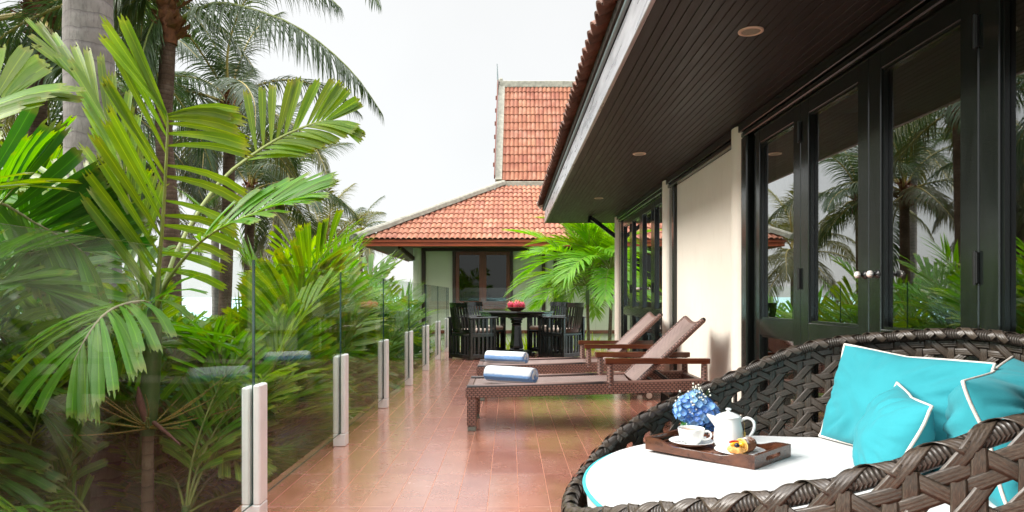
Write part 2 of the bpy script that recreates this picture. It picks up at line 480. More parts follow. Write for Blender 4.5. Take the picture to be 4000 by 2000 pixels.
# rounded pilasters
for yc in (4.86, 7.08, 10.30):
    t = MB(); r = .1; n = 18; vs = []
    prof = []
    for k in range(n + 1):
        a = PI / 2 + PI * k / n
        ex = 2.6; ca, sa = math.cos(a), math.sin(a)
        prof.append((abs(ca) ** (2 / ex) * (-1) * .085 + 0, (1 if sa >= 0 else -1) * abs(sa) ** (2 / ex) * r))
    for z in (0, ZS - .02):
        for x, y in prof: vs.append((WX + .01 + x, yc + y, z))
    N = n + 1
    t.add(vs, [(k + 1, k, N + k, N + k + 1) for k in range(n)], None, True)
    t.add(vs[N:], [tuple(range(N))])
    vp('column', t, m_cream)
mb = MB(); mb.box(1.625, WX + .05, 6.782, 6.86, 0, 2.15, .006); vp('door_post', mb, m_dark)
mb = MB(); mb.box(1.63, WX + .05, 6.862, 6.98, 0, 2.13, .004); vp('door_post', mb, m_fascia if False else m_dark)
mb = MB(); mb.box(1.61, WX + .05, 4.655, 4.765, 0, 2.10, .008); vp('door_post', mb, m_dark)
mb = MB(); mb.box(1.63, WX + .05, 7.06, 7.14, 0, 2.10, .006); vp('door_post', mb, m_dark)
mb = MB(); mb.box(1.63, WX + .05, 9.99, 10.2, 0, 2.10, .006); vp('door_post', mb, m_dark)
# door leaves
ST = .10
def leaf(y0, y1, hinge=None, knob=None, zt=2.10):
    x0, x1 = 1.645, 1.69
    t = MB()
    t.box(x0, x1, y0 + .002, y0 + ST, .01, zt, .004); t.box(x0, x1, y1 - ST, y1 - .002, .01, zt, .004)
    for a, b in ((.01, .13), (.748, .854), (zt - .09, zt)): t.box(x0 + .001, x1 - .001, y0 + ST - .002, y1 - ST + .002, a, b, .003)
    d = vp('door', t, m_dark)
    for a, b in ((.13, .748), (.854, zt - .09)):
        p = MB(); p.box(1.674, 1.678, y0 + ST, y1 - ST, a, b); vp('pane', p, m_door, d)
        bd = MB(); e = .012; Y0, Y1 = y0 + ST, y1 - ST
        for q in ((Y0, Y0 + e, a, b), (Y1 - e, Y1, a, b), (Y0 + e, Y1 - e, a, a + e), (Y0 + e, Y1 - e, b - e, b)):
            bd.box(1.655, 1.673, *q)
        vp('glazing_bead', bd, m_dark, d)
    if hinge is not None:
        for z in (.35, 1.10, 1.93):
            h = MB(); h.box(1.632, 1.645, hinge - .011, hinge + .011, z - .055, z + .055, .002)
            h.tube([(1.634, hinge, z - .06), (1.634, hinge, z + .06)], .006, 8); vp('hinge', h, m_darkb, d)
    if knob is not None:
        k = MB()
        def kn(u, v):
            th = 2 * PI * u; ph = PI * v; R = .016 * (1 + .07 * math.cos(10 * th) * math.sin(ph))
            return (1.609 - math.cos(ph) * .015, knob + math.cos(th) * math.sin(ph) * R, 1.10 + math.sin(th) * math.sin(ph) * R)
        k.grid(kn, 40, 10, True, True); vp('knob', k, m_knob, d)
        s_ = MB(); s_.tube([(1.645, knob, 1.10), (1.638, knob, 1.10), (1.637, knob, 1.10), (1.620, knob, 1.10)], [.020, .018, .009, .009], 14); vp('knob_rose', s_, m_darkb, d)
    return d
near_ = [(3.87, 4.605), (3.136, 3.87), (2.401, 3.136), (1.666, 2.401), (.931, 1.666), (.196, .931)]
for i, (a, b) in enumerate(near_):
    leaf(a, b, hinge={0: a + .004, 2: a + .004, 4: a + .004}.get(i), knob={1: a + .030, 2: b - .080}.get(i))
mb = MB(); mb.box(1.63, WX + .05, .10, .19, 0, 2.1); vp('door_post', mb, m_dark)
mb = MB(); mb.box(WX, WX + .12, -.6, .10, 0, 2.10); vp('wall', mb, m_cream)
far_ = [(9.275, 9.98), (8.57, 9.275), (7.865, 8.57), (7.15, 7.865)]
for i, (a, b) in enumerate(far_):
    leaf(a, b, hinge={0: a + .004, 2: a + .004}.get(i), knob={1: a + .045, 2: b - .045}.get(i))
# interior
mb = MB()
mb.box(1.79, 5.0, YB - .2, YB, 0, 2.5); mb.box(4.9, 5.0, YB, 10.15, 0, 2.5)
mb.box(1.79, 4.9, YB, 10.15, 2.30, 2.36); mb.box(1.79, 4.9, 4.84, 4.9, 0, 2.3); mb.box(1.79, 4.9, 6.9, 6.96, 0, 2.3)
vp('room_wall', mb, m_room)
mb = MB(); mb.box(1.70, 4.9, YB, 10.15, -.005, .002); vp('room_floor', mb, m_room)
def curtain(y0, y1):
    c = MB()
    c.grid(lambda u, v: (1.80 + .02 * math.sin(u * 2 * PI * (y1 - y0) / .07), y0 + (y1 - y0) * u, .03 + 2.1 * v), int((y1 - y0) * 120), 2)
    vp('curtain', c, m_curtain)
curtain(4.28, 4.60); curtain(9.62, 9.97); curtain(.2, .5)
# soffit boards
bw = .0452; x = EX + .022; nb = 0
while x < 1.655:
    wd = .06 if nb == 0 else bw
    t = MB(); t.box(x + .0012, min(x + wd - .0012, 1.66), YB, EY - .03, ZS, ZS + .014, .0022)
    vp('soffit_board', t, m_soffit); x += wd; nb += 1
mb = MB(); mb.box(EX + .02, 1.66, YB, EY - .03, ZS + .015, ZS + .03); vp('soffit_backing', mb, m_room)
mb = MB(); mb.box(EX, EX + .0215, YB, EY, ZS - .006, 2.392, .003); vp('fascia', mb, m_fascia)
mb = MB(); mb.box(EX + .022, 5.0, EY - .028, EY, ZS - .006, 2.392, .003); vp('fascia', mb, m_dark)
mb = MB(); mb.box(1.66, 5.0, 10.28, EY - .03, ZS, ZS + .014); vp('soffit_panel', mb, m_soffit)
mb = MB(); mb.box(.553, .573, YB, EY, 2.400, 2.425, .003); vp('drip_strip', mb, m_strip)
mb = MB(); mb.box(.54, .62, YB, EY, 2.427, 2.475); vp('eave_batten', mb, m_room)
# roof slab + tiles
RP = math.tan(math.radians(27))
def rz_(x): return 2.478 + (x - .5) * RP
mb = MB(); xa, xb = .545, 5.2
vs = [(xa, YB, rz_(xa) - .03), (xb, YB, rz_(xb) - .03), (xb, EY + .02, rz_(xb) - .03), (xa, EY + .02, rz_(xa) - .03)]
vs += [(a, b, c + .025) for a, b, c in vs]
mb.add(vs, [(0, 1, 2, 3), (7, 6, 5, 4), (0, 4, 5, 1), (2, 6, 7, 3), (1, 5, 6, 2), (3, 7, 4, 0)])
vp('roof_deck', mb, m_room)
mb = MB(); mb.add([(EX, EY - .03, 2.39), (xb, EY - .03, 2.39), (xb, EY - .03, rz_(xb) - .03), (EX, EY - .03, rz_(EX) - .03)], [(0, 1, 2, 3)]); vp('gable_board', mb, m_dark)
def roof_tile_mesh(width, length, amp, rolls, lip=.02, n=7):
    """local: x across, y up the slope, z out"""
    t = MB(); N = n * rolls; top = []; bot = []
    for j, yy in enumerate((0, length)):
        for i in range(N + 1):
            u = i / N * rolls; fr = u % 1
            h = amp * math.sin(PI * fr) ** .8 if fr > 0 else 0
            z = h + (lip if j == 0 else 0)
            top.append((width * i / N, yy, z)); bot.append((width * i / N, yy, z - .014))
    W = N + 1
    t.add(top, [(i, i + 1, W + i + 1, W + i) for i in range(N)], None, True)
    t.add(bot, [(i + 1, i, W + i, W + i + 1) for i in range(N)], None, True)
    fr = top[:W] + bot[:W]; t.add(fr, [(i + 1, i, W + i, W + i + 1) for i in range(N)])
    return t.mesh('roof_tile')
def slope_rot(updir, across):
    u = V(updir).normalized(); a = V(across).normalized(); n_ = a.cross(u)
    return Matrix((a, u, n_)).transposed().to_euler()
otm = roof_tile_mesh(.137, .34, .042, 1, .018, 8); otm.materials.append(m_oldtile)
rot = slope_rot((1, 0, RP), (0, -1, 0))
k = 0; y = EY + .02
while y > -.4:
    for c in range(2):
        xx = .475 + c * .28
        part('roof_tile', otm, m_oldtile, vil, world=True, rot=rot, loc=(xx + (rnd.random() - .5) * .012, y + (rnd.random() - .5) * .006, rz_(xx) + (rnd.random() - .5) * .004))
    y -= .1345
    k += 1
mb = MB(); mb.tube([(.47, EY + .03, rz_(.47) + .03), (2.2, EY + .03, rz_(2.2) + .05)], .06, 12); vp('verge_cap', mb, m_cream)
mb = MB(); mb.obox((1.20, 10.3, 2.20), (1.60, 10.3, 1.90), .05, .06, bev=.004); vp('eave_brace', mb, m_dark)
mb = MB(); mb.tube([(1.19, 10.2, 2.20), (1.19, 10.2, 2.15), (1.185, 10.19, 2.10)], [.01, .022, .026], 12); vp('spotlight', mb, m_darkb)
for y in (3.12, 5.80, 8.43, .45):
    t = MB(); t.lathe([(.042, .0), (.043, -.006), (.056, -.005), (.0565, .0)], (1.10, y, ZS), 36); o = vp('downlight', t, m_ring)
    t = MB(); t.lathe([(.001, -.003), (.043, -.003)], (1.10, y, ZS), 28); vp('lens', t, m_lamp, o)

# ================================================================ pavilion across the garden
m_otile = M('orange_clay_tile')
_v = m_otile.coords('Object', (1, 1, 1), True)
_a = m_otile.noise(_v, 3, 5, .6); _b = m_otile.noise(m_otile.coords('Object', (9, 1.2, 9), True), 5, 5, .6)
_c = m_otile.ramp(_a, [(.3, (.23, .080, .046)), (.5, (.32, .125, .072)), (.72, (.40, .21, .14))])
_c = m_otile.mixc(m_otile.rng(_b, .5, .72, 0, .55), _c, (.26, .08, .055))
_oi = m_otile.n('ObjectInfo'); _c = m_otile.hsv(_c, h=m_otile.rng(_oi.outputs['Random'], 0, 1, .495, .505), val=m_otile.rng(_oi.outputs['Random'], 0, 1, .9, 1.08))
m_otile = m_otile.pbr(_c, .75, 0, .3, m_otile.bump(_b, .3, .01))
m_ridge = simple('lichen_grey_ridge_cement', (.36, .345, .285), .9, .35, 9, bump=.6, bscale=30)
m_redwood = wood('red_stained_fascia', (.28, .045, .018), (.50, .10, .035), .4, (.7, 8, 8), objvar=.06)
m_brown = wood('brown_window_timber', (.11, .026, .012), (.20, .055, .026), .42, (8, 8, .8))
m_dbrown = wood('dark_brown_timber', (.03, .012, .008), (.06, .025, .016), .5, (8, 8, .8))
m_pcream = simple('pale_green_cream_plaster', (.70, .70, .54), .8, .08, 1.2, bump=.1, spec=.25, objvar=0)
m_soff2 = wood('grey_brown_soffit', (.12, .10, .085), (.20, .175, .15), .7, (1, 9, 9))
pav = thing('garden_pavilion', 'cream pavilion with orange clay tiled hipped roof and steep upper gable across the garden', 'building', (1, 21, -3))
def pp(name, mb, mat, parent=None, **k): return part(name, mb, mat, parent or pav, world=True, **k)
PWY = 19.0; EVX, EVY = -3.86, 17.85
k_ = PWY / F
def PXx(px, Y=PWY): return (px - CX) * Y / F
def PZz(py, Y=PWY): return EYE - (py - CY) * Y / F
X_end = 6.0
# walls
mb = MB(); mb.box(PXx(1640), X_end, PWY + .04, PWY + .2, -3, 2.5); mb.box(PXx(1640), PXx(1640) + .16, PWY + .04, 26, -3, 2.5); pp('wall', mb, m_pcream)
def pcol(px, r):
    t = MB(); t.tube([(PXx(px), PWY + .02, -3), (PXx(px), PWY + .02, 2.36)], r, 20); pp('column', t, m_pcream)
pcol(1631, .125); pcol(2146, .12)
def bar(x0, x1, z0, z1, d=.05, mat=None, nm='wall_post', y=PWY):
    t = MB(); t.box(x0, x1, y - d, y + .05, z0, z1, .004); return pp(nm, t, mat or m_dbrown)
bar(PXx(1648), PXx(1661), -2.9, 2.30); bar(PXx(2116), PXx(2129), -2.9, 2.30); bar(PXx(2162), PXx(2175), -2.9, 2.3)
bar(PXx(1768), PXx(1779), PZz(1208), 2.255); bar(PXx(1993), PXx(2004), PZz(1208), 2.255)
bar(PXx(1648), X_end, 2.257, 2.46, .07, nm='wall_beam')
bar(PXx(1662), X_end, PZz(1303), PZz(1290), .03, m_brown, 'floor_band')
bar(PXx(1779), PXx(1993), PZz(1208), PZz(1193), .07, m_brown, 'sill')
# window: frame, three mullions, two sashes
wz0, wz1 = PZz(1192), 2.25
fr = MB()
x0, x1 = PXx(1780), PXx(1992); xm0, xm1 = PXx(1872), PXx(1900)
fr.box(x0, x0 + .10, PWY - .03, PWY + .03, wz0, wz1, .004); fr.box(x1 - .10, x1, PWY - .03, PWY + .03, wz0, wz1, .004)
fr.box(xm0, xm1, PWY - .035, PWY + .03, wz0, wz1, .004)
for a, b in ((x0 + .1, xm0), (xm1, x1 - .1)):
    fr.box(a, b, PWY - .025, PWY + .03, wz0, wz0 + .11, .004); fr.box(a, b, PWY - .025, PWY + .03, wz1 - .10, wz1, .004)
win = pp('window', fr, m_brown)
for a, b in ((x0 + .1, xm0), (xm1, x1 - .1)):
    t = MB(); t.box(a, b, PWY + .0, PWY + .008, wz0 + .11, wz1 - .1); pp('pane', t, m_wing, win)
    t = MB(); t.box(a, b, PWY + .03, PWY + .038, wz0 + .1, wz1 - .09); pp('dark_pane_backing', t, m_room, win)  # dark sheet behind each pane, standing in for the unlit room
# eaves
zb, zt = PZz(962, EVY), PZz(938, EVY)
mb = MB(); mb.box(EVX + .06, X_end, EVY, EVY + .03, zb, zt - .035, .004); mb.box(EVX + .03, EVX + .06, EVY, 26, zb, zt - .035, .004)
pp('fascia', mb, m_redwood)
mb = MB(); mb.box(EVX + .02, X_end, EVY - .03, EVY - .002, zt - .06, zt + .015, .004); mb.box(EVX - .01, EVX + .02, EVY, 26, zt - .06, zt + .015, .004); pp('eave_batten', mb, m_redwood)
mb = MB(); mb.box(EVX + .06, X_end, EVY + .03, 26, zb + .03, zb + .05); pp('soffit', mb, m_soff2)
mb = MB(); mb.obox((PXx(1560, 18.3), 18.3, zb + .02), (PXx(1618), PWY - .05, PZz(1012)), .07, .09); pp('eave_brace', mb, m_dbrown)
# lower roof
t_lo = .538; RUN = 3.66
sl = math.atan(t_lo)
z0r = zt + .03
def lo(y): return z0r + (y - EVY) * t_lo
mb = MB()
A = (EVX, EVY, z0r - .02); B = (X_end, EVY, z0r - .02); C_ = (X_end, EVY + RUN, lo(EVY + RUN) - .02); D = (EVX + RUN, EVY + RUN, lo(EVY + RUN) - .02); E_ = (EVX, 26.5, z0r - .02); G_ = (EVX + RUN, 26.5, lo(EVY + RUN) - .02)
mb.add([A, B, C_, D, E_, G_], [(0, 1, 2, 3), (0, 3, 5, 4)]); pp('roof_deck', mb, m_otile)
ptm = roof_tile_mesh(.28, .40, .045, 2, .028, 6); ptm.materials.append(m_otile)
rot = slope_rot((0, 1, t_lo), (1, 0, 0))
cnt = 0; far_t = MB()
def tile_at(x, y, z, rotm, first):
    global cnt
    if cnt < 292 and first:
        part('roof_tile', ptm, m_otile, pav, world=True, rot=rotm, loc=(x + (rnd.random() - .5) * .008, y, z + (rnd.random() - .5) * .006)); cnt += 1
    else:
        mt = rotm.to_matrix()
        far_t.add([V((x, y, z)) + mt @ vv.co for vv in ptm.vertices], [tuple(p.vertices) for p in ptm.polygons], None, True)
courses = 12; cl = RUN / math.cos(sl) / courses
for c in range(courses):
    s_ = c * cl; y = EVY - .05 + s_ * math.cos(sl); z = lo(y)
    xh = EVX + (y - EVY) + .12
    x = EVX + .06 + .28 * math.ceil((xh - EVX - .06) / .28)
    x -= .28
    while x < X_end - .2:
        vis = x < 1.55
        tile_at(x, y, z, rot, vis); x += .28
# side slope (facing left) simple tiles stay one mesh
rots = slope_rot((1, 0, t_lo), (0, -1, 0))
for c in range(4):
    x = EVX - .05 + c * cl * math.cos(sl); y = EVY + .3 + c * .31
    while y < 26: tile_at(x, y + .28, z0r + (x - EVX) * t_lo, rots, False); y += .28
# hip ridge
mb = MB()
def hipcap(p0, p1, wd, th):
    p0, p1 = V(p0), V(p1); N = 16
    pts = [p0.lerp(p1, i / N) + V((0, 0, .004 * math.sin(i * 1.7))) for i in range(N + 1)]
    d = (p1 - p0).normalized(); a = d.cross(V((0, 0, 1))).normalized(); u = a.cross(d)
    prof = [(-.5, -.35), (-.46, .25), (-.28, .5), (.28, .5), (.46, .25), (.5, -.35)]
    vs = []
    for p in pts:
        for q, h in prof: vs.append(p + a * q * wd + u * h * th)
    n_ = len(prof)
    t = MB(); t.add(vs, [(i * n_ + k, i * n_ + (k + 1) % n_, (i + 1) * n_ + (k + 1) % n_, (i + 1) * n_ + k) for i in range(N) for k in range(n_)], None, False)
    t.add(vs[:n_], [tuple(range(n_))]); t.add(vs[-n_:], [tuple(range(n_))[::-1]]); return t
pp('hip_ridge', hipcap((EVX - .12, EVY - .12, z0r + .05), (EVX + RUN, EVY + RUN, lo(EVY + RUN) + .10), .26, .17), m_ridge)
# upper steep roof
UY0 = EVY + RUN; UZ0 = lo(UY0) + .16; UX0 = PXx(1937, UY0) ; ang = math.radians(60); tu = math.tan(ang)
dU = 2.10; UZ1 = UZ0 + dU * tu
mb = MB(); mb.box(UX0, X_end, UY0 - .08, UY0 + .3, UZ0 - .26, UZ0 - .02, .02); pp('roof_curb', mb, m_ridge)
mb = MB()
mb.add([(UX0 + .05, UY0, UZ0 - .02), (X_end, UY0, UZ0 - .02), (X_end, UY0 + dU, UZ1 - .02), (UX0 + .05, UY0 + dU, UZ1 - .02), (UX0 + .05, UY0 + 2 * dU, UZ0 - .02), (X_end, UY0 + 2 * dU, UZ0 - .02)], [(0, 1, 2, 3), (3, 2, 5, 4), (0, 3, 4)])
pp('roof_deck', mb, m_otile)
rotu = slope_rot((0, 1, tu), (1, 0, 0)); n_c = 12; cu = dU / math.cos(ang) / n_c
for c in range(n_c):
    y = UY0 - .01 + c * cu * math.cos(ang); z = UZ0 + c * cu * math.sin(ang)
    x = UX0 + .17
    while x < 3.2: tile_at(x, y, z, rotu, x < 1.6); x += .28
part('upper_roof_tiles', far_t, m_otile, pav, world=True, kind='stuff')
dv = V((0, dU, UZ1 - UZ0)); nu_ = V((0, -math.sin(ang), math.cos(ang)))
def slab_between(p0, p1, wx, th, mat, nm):
    p0, p1 = V(p0), V(p1); t = MB(); n = nu_ * th
    vs = [p0, p0 + V((wx, 0, 0)), p1 + V((wx, 0, 0)), p1]; vs = [v - nu_ * .05 for v in vs] + [v + n for v in vs]
    t.add(vs, [(3, 2, 1, 0), (4, 5, 6, 7), (0, 1, 5, 4), (1, 2, 6, 5), (2, 3, 7, 6), (3, 0, 4, 7)]); return pp(nm, t, mat)
slab_between((UX0 - .02, UY0, UZ0), (UX0 + .06, UY0 + dU, UZ1), .21, .09, m_ridge, 'verge_board')
slab_between((UX0 - .06, UY0, UZ0 + .1), (UX0 + .01, UY0 + dU, UZ1 + .1), .035, .13, m_brown, 'barge_board')
for i in range(6):
    p = V((UX0 - .06, UY0, UZ0 + .1)).lerp(V((UX0 + .01, UY0 + dU, UZ1)), .12 + i * .145)
    t = MB(); t.box(p.x - .045, p.x + .02, p.y - .05, p.y + .05, p.z - .03, p.z + .10, .01); pp('roof_hook', t, m_brown)
mb = MB(); mb.box(UX0 + .08, X_end, UY0 + dU - .13, UY0 + dU + .13, UZ1 - .10, UZ1 + .15, .03); pp('ridge_cap', mb, m_ridge)
mb = MB(); mb.tube([(UX0 + .03, UY0 + dU, UZ1 - .3), (UX0 + .02, UY0 + dU, UZ1 + .2), (UX0 - .0, UY0 + dU - .02, UZ1 + .75)], [.045, .03, .012], 8); pp('finial', mb, m_strip)
mb = MB(); mb.box(UX0 + .06, UX0 + .2, UY0 + dU - .12, UY0 + dU + .12, UZ1 + .08, UZ1 + .24, .03); pp('ridge_end', mb, m_ridge)
# ================================================================ furniture materials
m_wick = M('brown_lounger_weave')
_v = m_wick.n('TexCoord').outputs['UV']
def weave(m, vec, sx, sy, c1, c2, rough=.38, st=.6):
    mp = m.n('Mapping'); m.l(vec, mp.inputs[0]); mp.inputs['Scale'].default_value = (sx, sy, 1)
    sp = m.n('SeparateXYZ'); m.l(mp.outputs[0], sp.inputs[0])
    row = m.math('FLOOR', sp.outputs[1]); off = m.math('MULTIPLY', m.math('MODULO', row, 2.0), .5)
    fx = m.math('FRACT', m.math('ADD', sp.outputs[0], off)); fy = m.math('FRACT', sp.outputs[1])
    hx = m.math('SINE', m.math('MULTIPLY', fx, PI)); hy = m.math('SINE', m.math('MULTIPLY', fy, PI))
    h = m.math('MULTIPLY', m.math('POWER', m.math('ABSOLUTE', hx), .6), m.math('POWER', m.math('ABSOLUTE', hy), .5))
    c = m.mixc(m.rng(h, .15, .8, 0, 1), c1, c2)
    n = m.noise(m.coords('Object', (1, 1, 1), True), 7, 3); c = m.hsv(c, val=m.rng(n, .3, .7, .85, 1.15))
    return m.pbr(c, rough, 0, .5, m.bump(h, st, .004))
m_wick = weave(m_wick, _v, 1, 1, (.010, .005, .004), (.27, .145, .115))
m_wseat = M('lounger_seat_weave'); m_wseat = weave(m_wseat, m_wseat.n('TexCoord').outputs['UV'], 1, 1, (.05, .028, .024), (.46, .33, .30), .34)
m_arm = wood('polished_mahogany', (.075, .018, .008), (.165, .05, .02), .22, (1, 10, 10), coat=.3)
m_foot = simple('worn_foot_pad', (.20, .22, .19), .7, .6, 60)
m_rubber = simple('wheel_rubber', (.06, .035, .025), .5, .2, 20)
m_alu = simple('brushed_aluminium', (.55, .53, .5), .3, .2, 20, metal=.9)
m_strap = M('bronze_black_strap')
_u = m_strap.n('TexCoord').outputs['UV']; _mp = m_strap.n('Mapping'); m_strap.l(_u, _mp.inputs[0]); _mp.inputs['Scale'].default_value = (5, 1.2, 1)
_n = m_strap.noise(_mp.outputs[0], 3.0, 4, .6); _oi = m_strap.n('ObjectInfo')
_n2 = m_strap.noise(m_strap.coords('Object', (1, 1, 1), True), 6, 3)
_c = m_strap.ramp(_n, [(.3, (.024, .018, .014)), (.55, (.064, .047, .034)), (.75, (.11, .083, .060))])
_c = m_strap.hsv(_c, val=m_strap.rng(_n2, .3, .7, .7, 1.25))
_sp = m_strap.n('SeparateXYZ'); m_strap.l(_u, _sp.inputs[0])
_g = m_strap.math('SINE', m_strap.math('MULTIPLY', _sp.outputs[0], 2 * PI * 4))
m_strap = m_strap.pbr(_c, .36, 0, .6, m_strap.bump(m_strap.math('ADD', m_strap.math('MULTIPLY', _g, .5), _n), .35, .0012))
m_tubew = M('wrapped_rim_cane'); _u = m_tubew.n('TexCoord').outputs['UV']; _sp = m_tubew.n('SeparateXYZ'); m_tubew.l(_u, _sp.inputs[0])
_g = m_tubew.math('ABSOLUTE', m_tubew.math('SINE', m_tubew.math('ADD', m_tubew.math('MULTIPLY', _sp.outputs[1], 420.0), m_tubew.math('MULTIPLY', _sp.outputs[0], PI))))
m_tubew = m_tubew.pbr(m_tubew.mixc(m_tubew.rng(_g, 0, .6, 0, 1), (.006, .005, .004), (.05, .04, .033)), .35, 0, .5, m_tubew.bump(_g, .7, .003))
def cloth(name, col, sc=900, var=.06, bump=.12, sheen=.3, rough=.85):
    m = M(name); vec = m.coords('Object', (1, 1, 1), True); n = m.noise(vec, 5, 4)
    c = m.mixc(1, col, m.ramp(n, [(.3, (1 - var,) * 3), (.7, (1, 1, 1))]), 'MULTIPLY')
    wv = m.noise(vec, 380, 2); ft = m.noise(vec, 14, 5, .6, .5)
    mt = m.pbr(c, rough, 0, .25, m.bump(m.math('ADD', m.math('MULTIPLY', wv, .15), ft), bump, .01))
    m.b.inputs['Sheen Weight'].default_value = sheen; m.b.inputs['Sheen Tint'].default_value = (*[min(1, c_ * .5 + .5) for c_ in col], 1); return mt
m_cush = cloth('white_canvas', (.62, .615, .61), bump=.25)
m_turq = cloth('turquoise_cloth', (.032, .295, .345), sheen=.12, var=.12, bump=.25)
m_pipe = simple('cream_piping_cord', (.66, .61, .55), .8, .1, 40, bump=.3, bscale=200)
m_pipet = simple('turquoise_piping_cord', (.05, .50, .56), .7, .1, 40)
m_pad = cloth('beige_seat_pad', (.62, .49, .40), sheen=.2)
m_porc = M('white_porcelain'); m_porc = m_porc.pbr((.82, .83, .82), .08, 0, .5, None, .5)
m_tea = M('milky_tea'); m_tea = m_tea.pbr((.42, .20, .11), .08)
m_tray = wood('dark_rosewood', (.045, .014, .007), (.135, .047, .021), .25, (9, 1.0, 9), coat=.3, objvar=.05)
m_mat = M('woven_tray_base'); m_mat = weave(m_mat, m_mat.n('TexCoord').outputs['UV'], 40, 60, (.05, .018, .01), (.22, .09, .05))
m_steel = simple('polished_steel', (.6, .6, .62), .18, .05, 20, metal=1)
m_green = M('leaf_lined_vase_glass'); m_green = m_green.pbr((.035, .12, .012), .06, 0, .6, None, .6)

# ================================================================ loungers
def uvbox(mb, x0, x1, y0, y1, z0, z1, dens=(1 / .030, 1 / .0155), bev=.006):
    """bevelled box with woven uv in metres"""
    t = MB(); t.box(x0, x1, y0, y1, z0, z1, bev)
    for f in t.f:
        p = [V(t.v[i]) for i in f]; n = (p[1] - p[0]).cross(p[2] - p[0]); a = max(range(3), key=lambda i: abs(n[i]))
        ij = {0: (1, 2), 1: (0, 2), 2: (0, 1)}[a]
        if a != 2 and (z1 - z0) > 1.5 * max(x1 - x0, y1 - y0): ij = ij
        mb.add(p, [tuple(range(len(p)))], [(q[ij[0]] * dens[0], q[ij[1]] * dens[1]) for q in p])
def make_lounger(name, label, loc):
    """local: x along the length (0 foot, 1.80 head), y width 0..0.64"""
    L, W = 1.80, .62
    t = thing(name, label, 'sun lounger', loc, 0, 'wicker sun loungers on the terrace')
    zt = lambda x: .325 + .050 * max(0, x) / L
    def rail(y0, y1):
        mb = MB(); N = 12
        for i in range(N):
            xa, xb = L * i / N, L * (i + 1) / N
            for side, yy in ((0, y0), (1, y1)):
                vs = [(xa, yy, zt(xa) - .078), (xb, yy, zt(xb) - .078), (xb, yy, zt(xb)), (xa, yy, zt(xa))]
                f = (0, 1, 2, 3) if side == 0 else (3, 2, 1, 0)
                mb.add(vs, [f], [(p[0] / .030, (p[2] - zt(p[0])) / .0155) for p in vs])
            vs = [(xa, y0, zt(xa)), (xb, y0, zt(xb)), (xb, y1, zt(xb)), (xa, y1, zt(xa))]
            mb.add(vs, [(0, 1, 2, 3)], [(p[0] / .0155, p[1] / .030) for p in vs])
            vs = [(x_, y_, z_ - .078) for x_, y_, z_ in vs]; mb.add(vs, [(3, 2, 1, 0)], [(p[0] / .030, p[1] / .0155) for p in vs])
        for xx, fl in ((0, 1), (L, 0)):
            vs = [(xx, y0, zt(xx) - .078), (xx, y1, zt(xx) - .078), (xx, y1, zt(xx)), (xx, y0, zt(xx))]
            mb.add(vs, [(0, 1, 2, 3) if not fl else (3, 2, 1, 0)], [(p[1] / .030, p[2] / .0155) for p in vs])
        # rolled edge
        mb.tube([(x_, (y0 + y1) / 2, zt(x_) + .002) for x_ in (0.01, .5, 1, L - .01)], .014, 8, sx=1.6)
        part('side_rail', mb, m_wick, t)
    rail(0, .05); rail(W - .05, W)
    mb = MB(); uvbox(mb, .0, .05, .05, W - .05, .25, .325); part('end_rail', mb, m_wick, t)
    mb = MB(); uvbox(mb, L - .05, L, .05, W - .05, .29, .372); part('end_rail', mb, m_wick, t)
    for (x_, y_) in ((.035, .004), (.035, W - .066)):
        mb = MB(); uvbox(mb, x_ - .025, x_ + .045, y_, y_ + .062, .035, .262, (1 / .030, 1 / .0155)); lg = part('leg', mb, m_wick, t)
        mb = MB(); mb.box(x_ - .022, x_ + .042, y_ + .003, y_ + .059, 0, .034, .003); part('foot_pad', mb, m_foot, lg)
    for y_ in (.05, W - .09):
        mb = MB(); mb.box(1.52, 1.78, y_, y_ + .04, .235, .268, .004); mb.box(1.55, 1.60, y_, y_ + .04, .268, .30)
        mb.box(1.70, 1.75, y_ + .005, y_ + .035, .268, .30); mb.box(1.565, 1.66, y_ + .012, y_ + .028, .05, .236, .003); part('wheel_bracket', mb, m_darkb, t)
        mb = MB(); mb.tube([(1.66 - .047 * 0, y_ - .006, .045), (1.66, y_ + .046, .045)], .045, 20); wl = part('wheel', mb, m_rubber, t)
        mb = MB(); mb.tube([(1.66, y_ - .012, .045), (1.66, y_ + .052, .045)], .029, 16); mb.tube([(1.66, y_ - .016, .045), (1.66, y_ - .01, .045)], .008, 8); part('hub', mb, m_alu, wl)
    mb = MB(); mb.box(1.53, 1.56, .09, W - .09, .24, .262); part('axle_bar', mb, m_darkb, t)
    # seat: gently dished woven deck
    hx = 1.27
    def seat(u, v):
        x_ = .05 + (hx - .05) * u; y_ = .05 + (W - .1) * v
        return (x_, y_, zt(x_) - .004 - .022 * math.sin(PI * v) ** .7 * smooth(0, .12, u))
    mb = MB(); mb.grid(seat, 24, 12); mb.uv = [[(a * 80, b * 26) for a, b in f] for f in mb.uv]
    part('seat', mb, m_wseat, t)
    # backrest
    bx1, bz1 = 1.765, .835; z0 = zt(hx) + .005
    dx, dz = bx1 - hx, bz1 - z0; ln = math.hypot(dx, dz); nx, nz_ = -dz / ln, dx / ln
    def back(u, v):
        s_ = u; dish = -.030 * math.sin(PI * v) ** .8
        top = -.028 * math.sin(PI * v) ** 1.2 * smooth(.85, 1, u)
        x_ = hx + dx * s_ + nx * dish + dx / ln * top; z_ = z0 + dz * s_ + nz_ * dish + dz / ln * top
        return (x_, .05 + (W - .1) * v, z_)
    def backr(u, v):
        p = back(u, v); return (p[0] - nx * .03, p[1], p[2] - nz_ * .03)
    mb = MB(); mb.grid(back, 20, 12); mb.uv = [[(a * 46, b * 26) for a, b in f] for f in mb.uv]; part('backrest', mb, m_wseat, t)
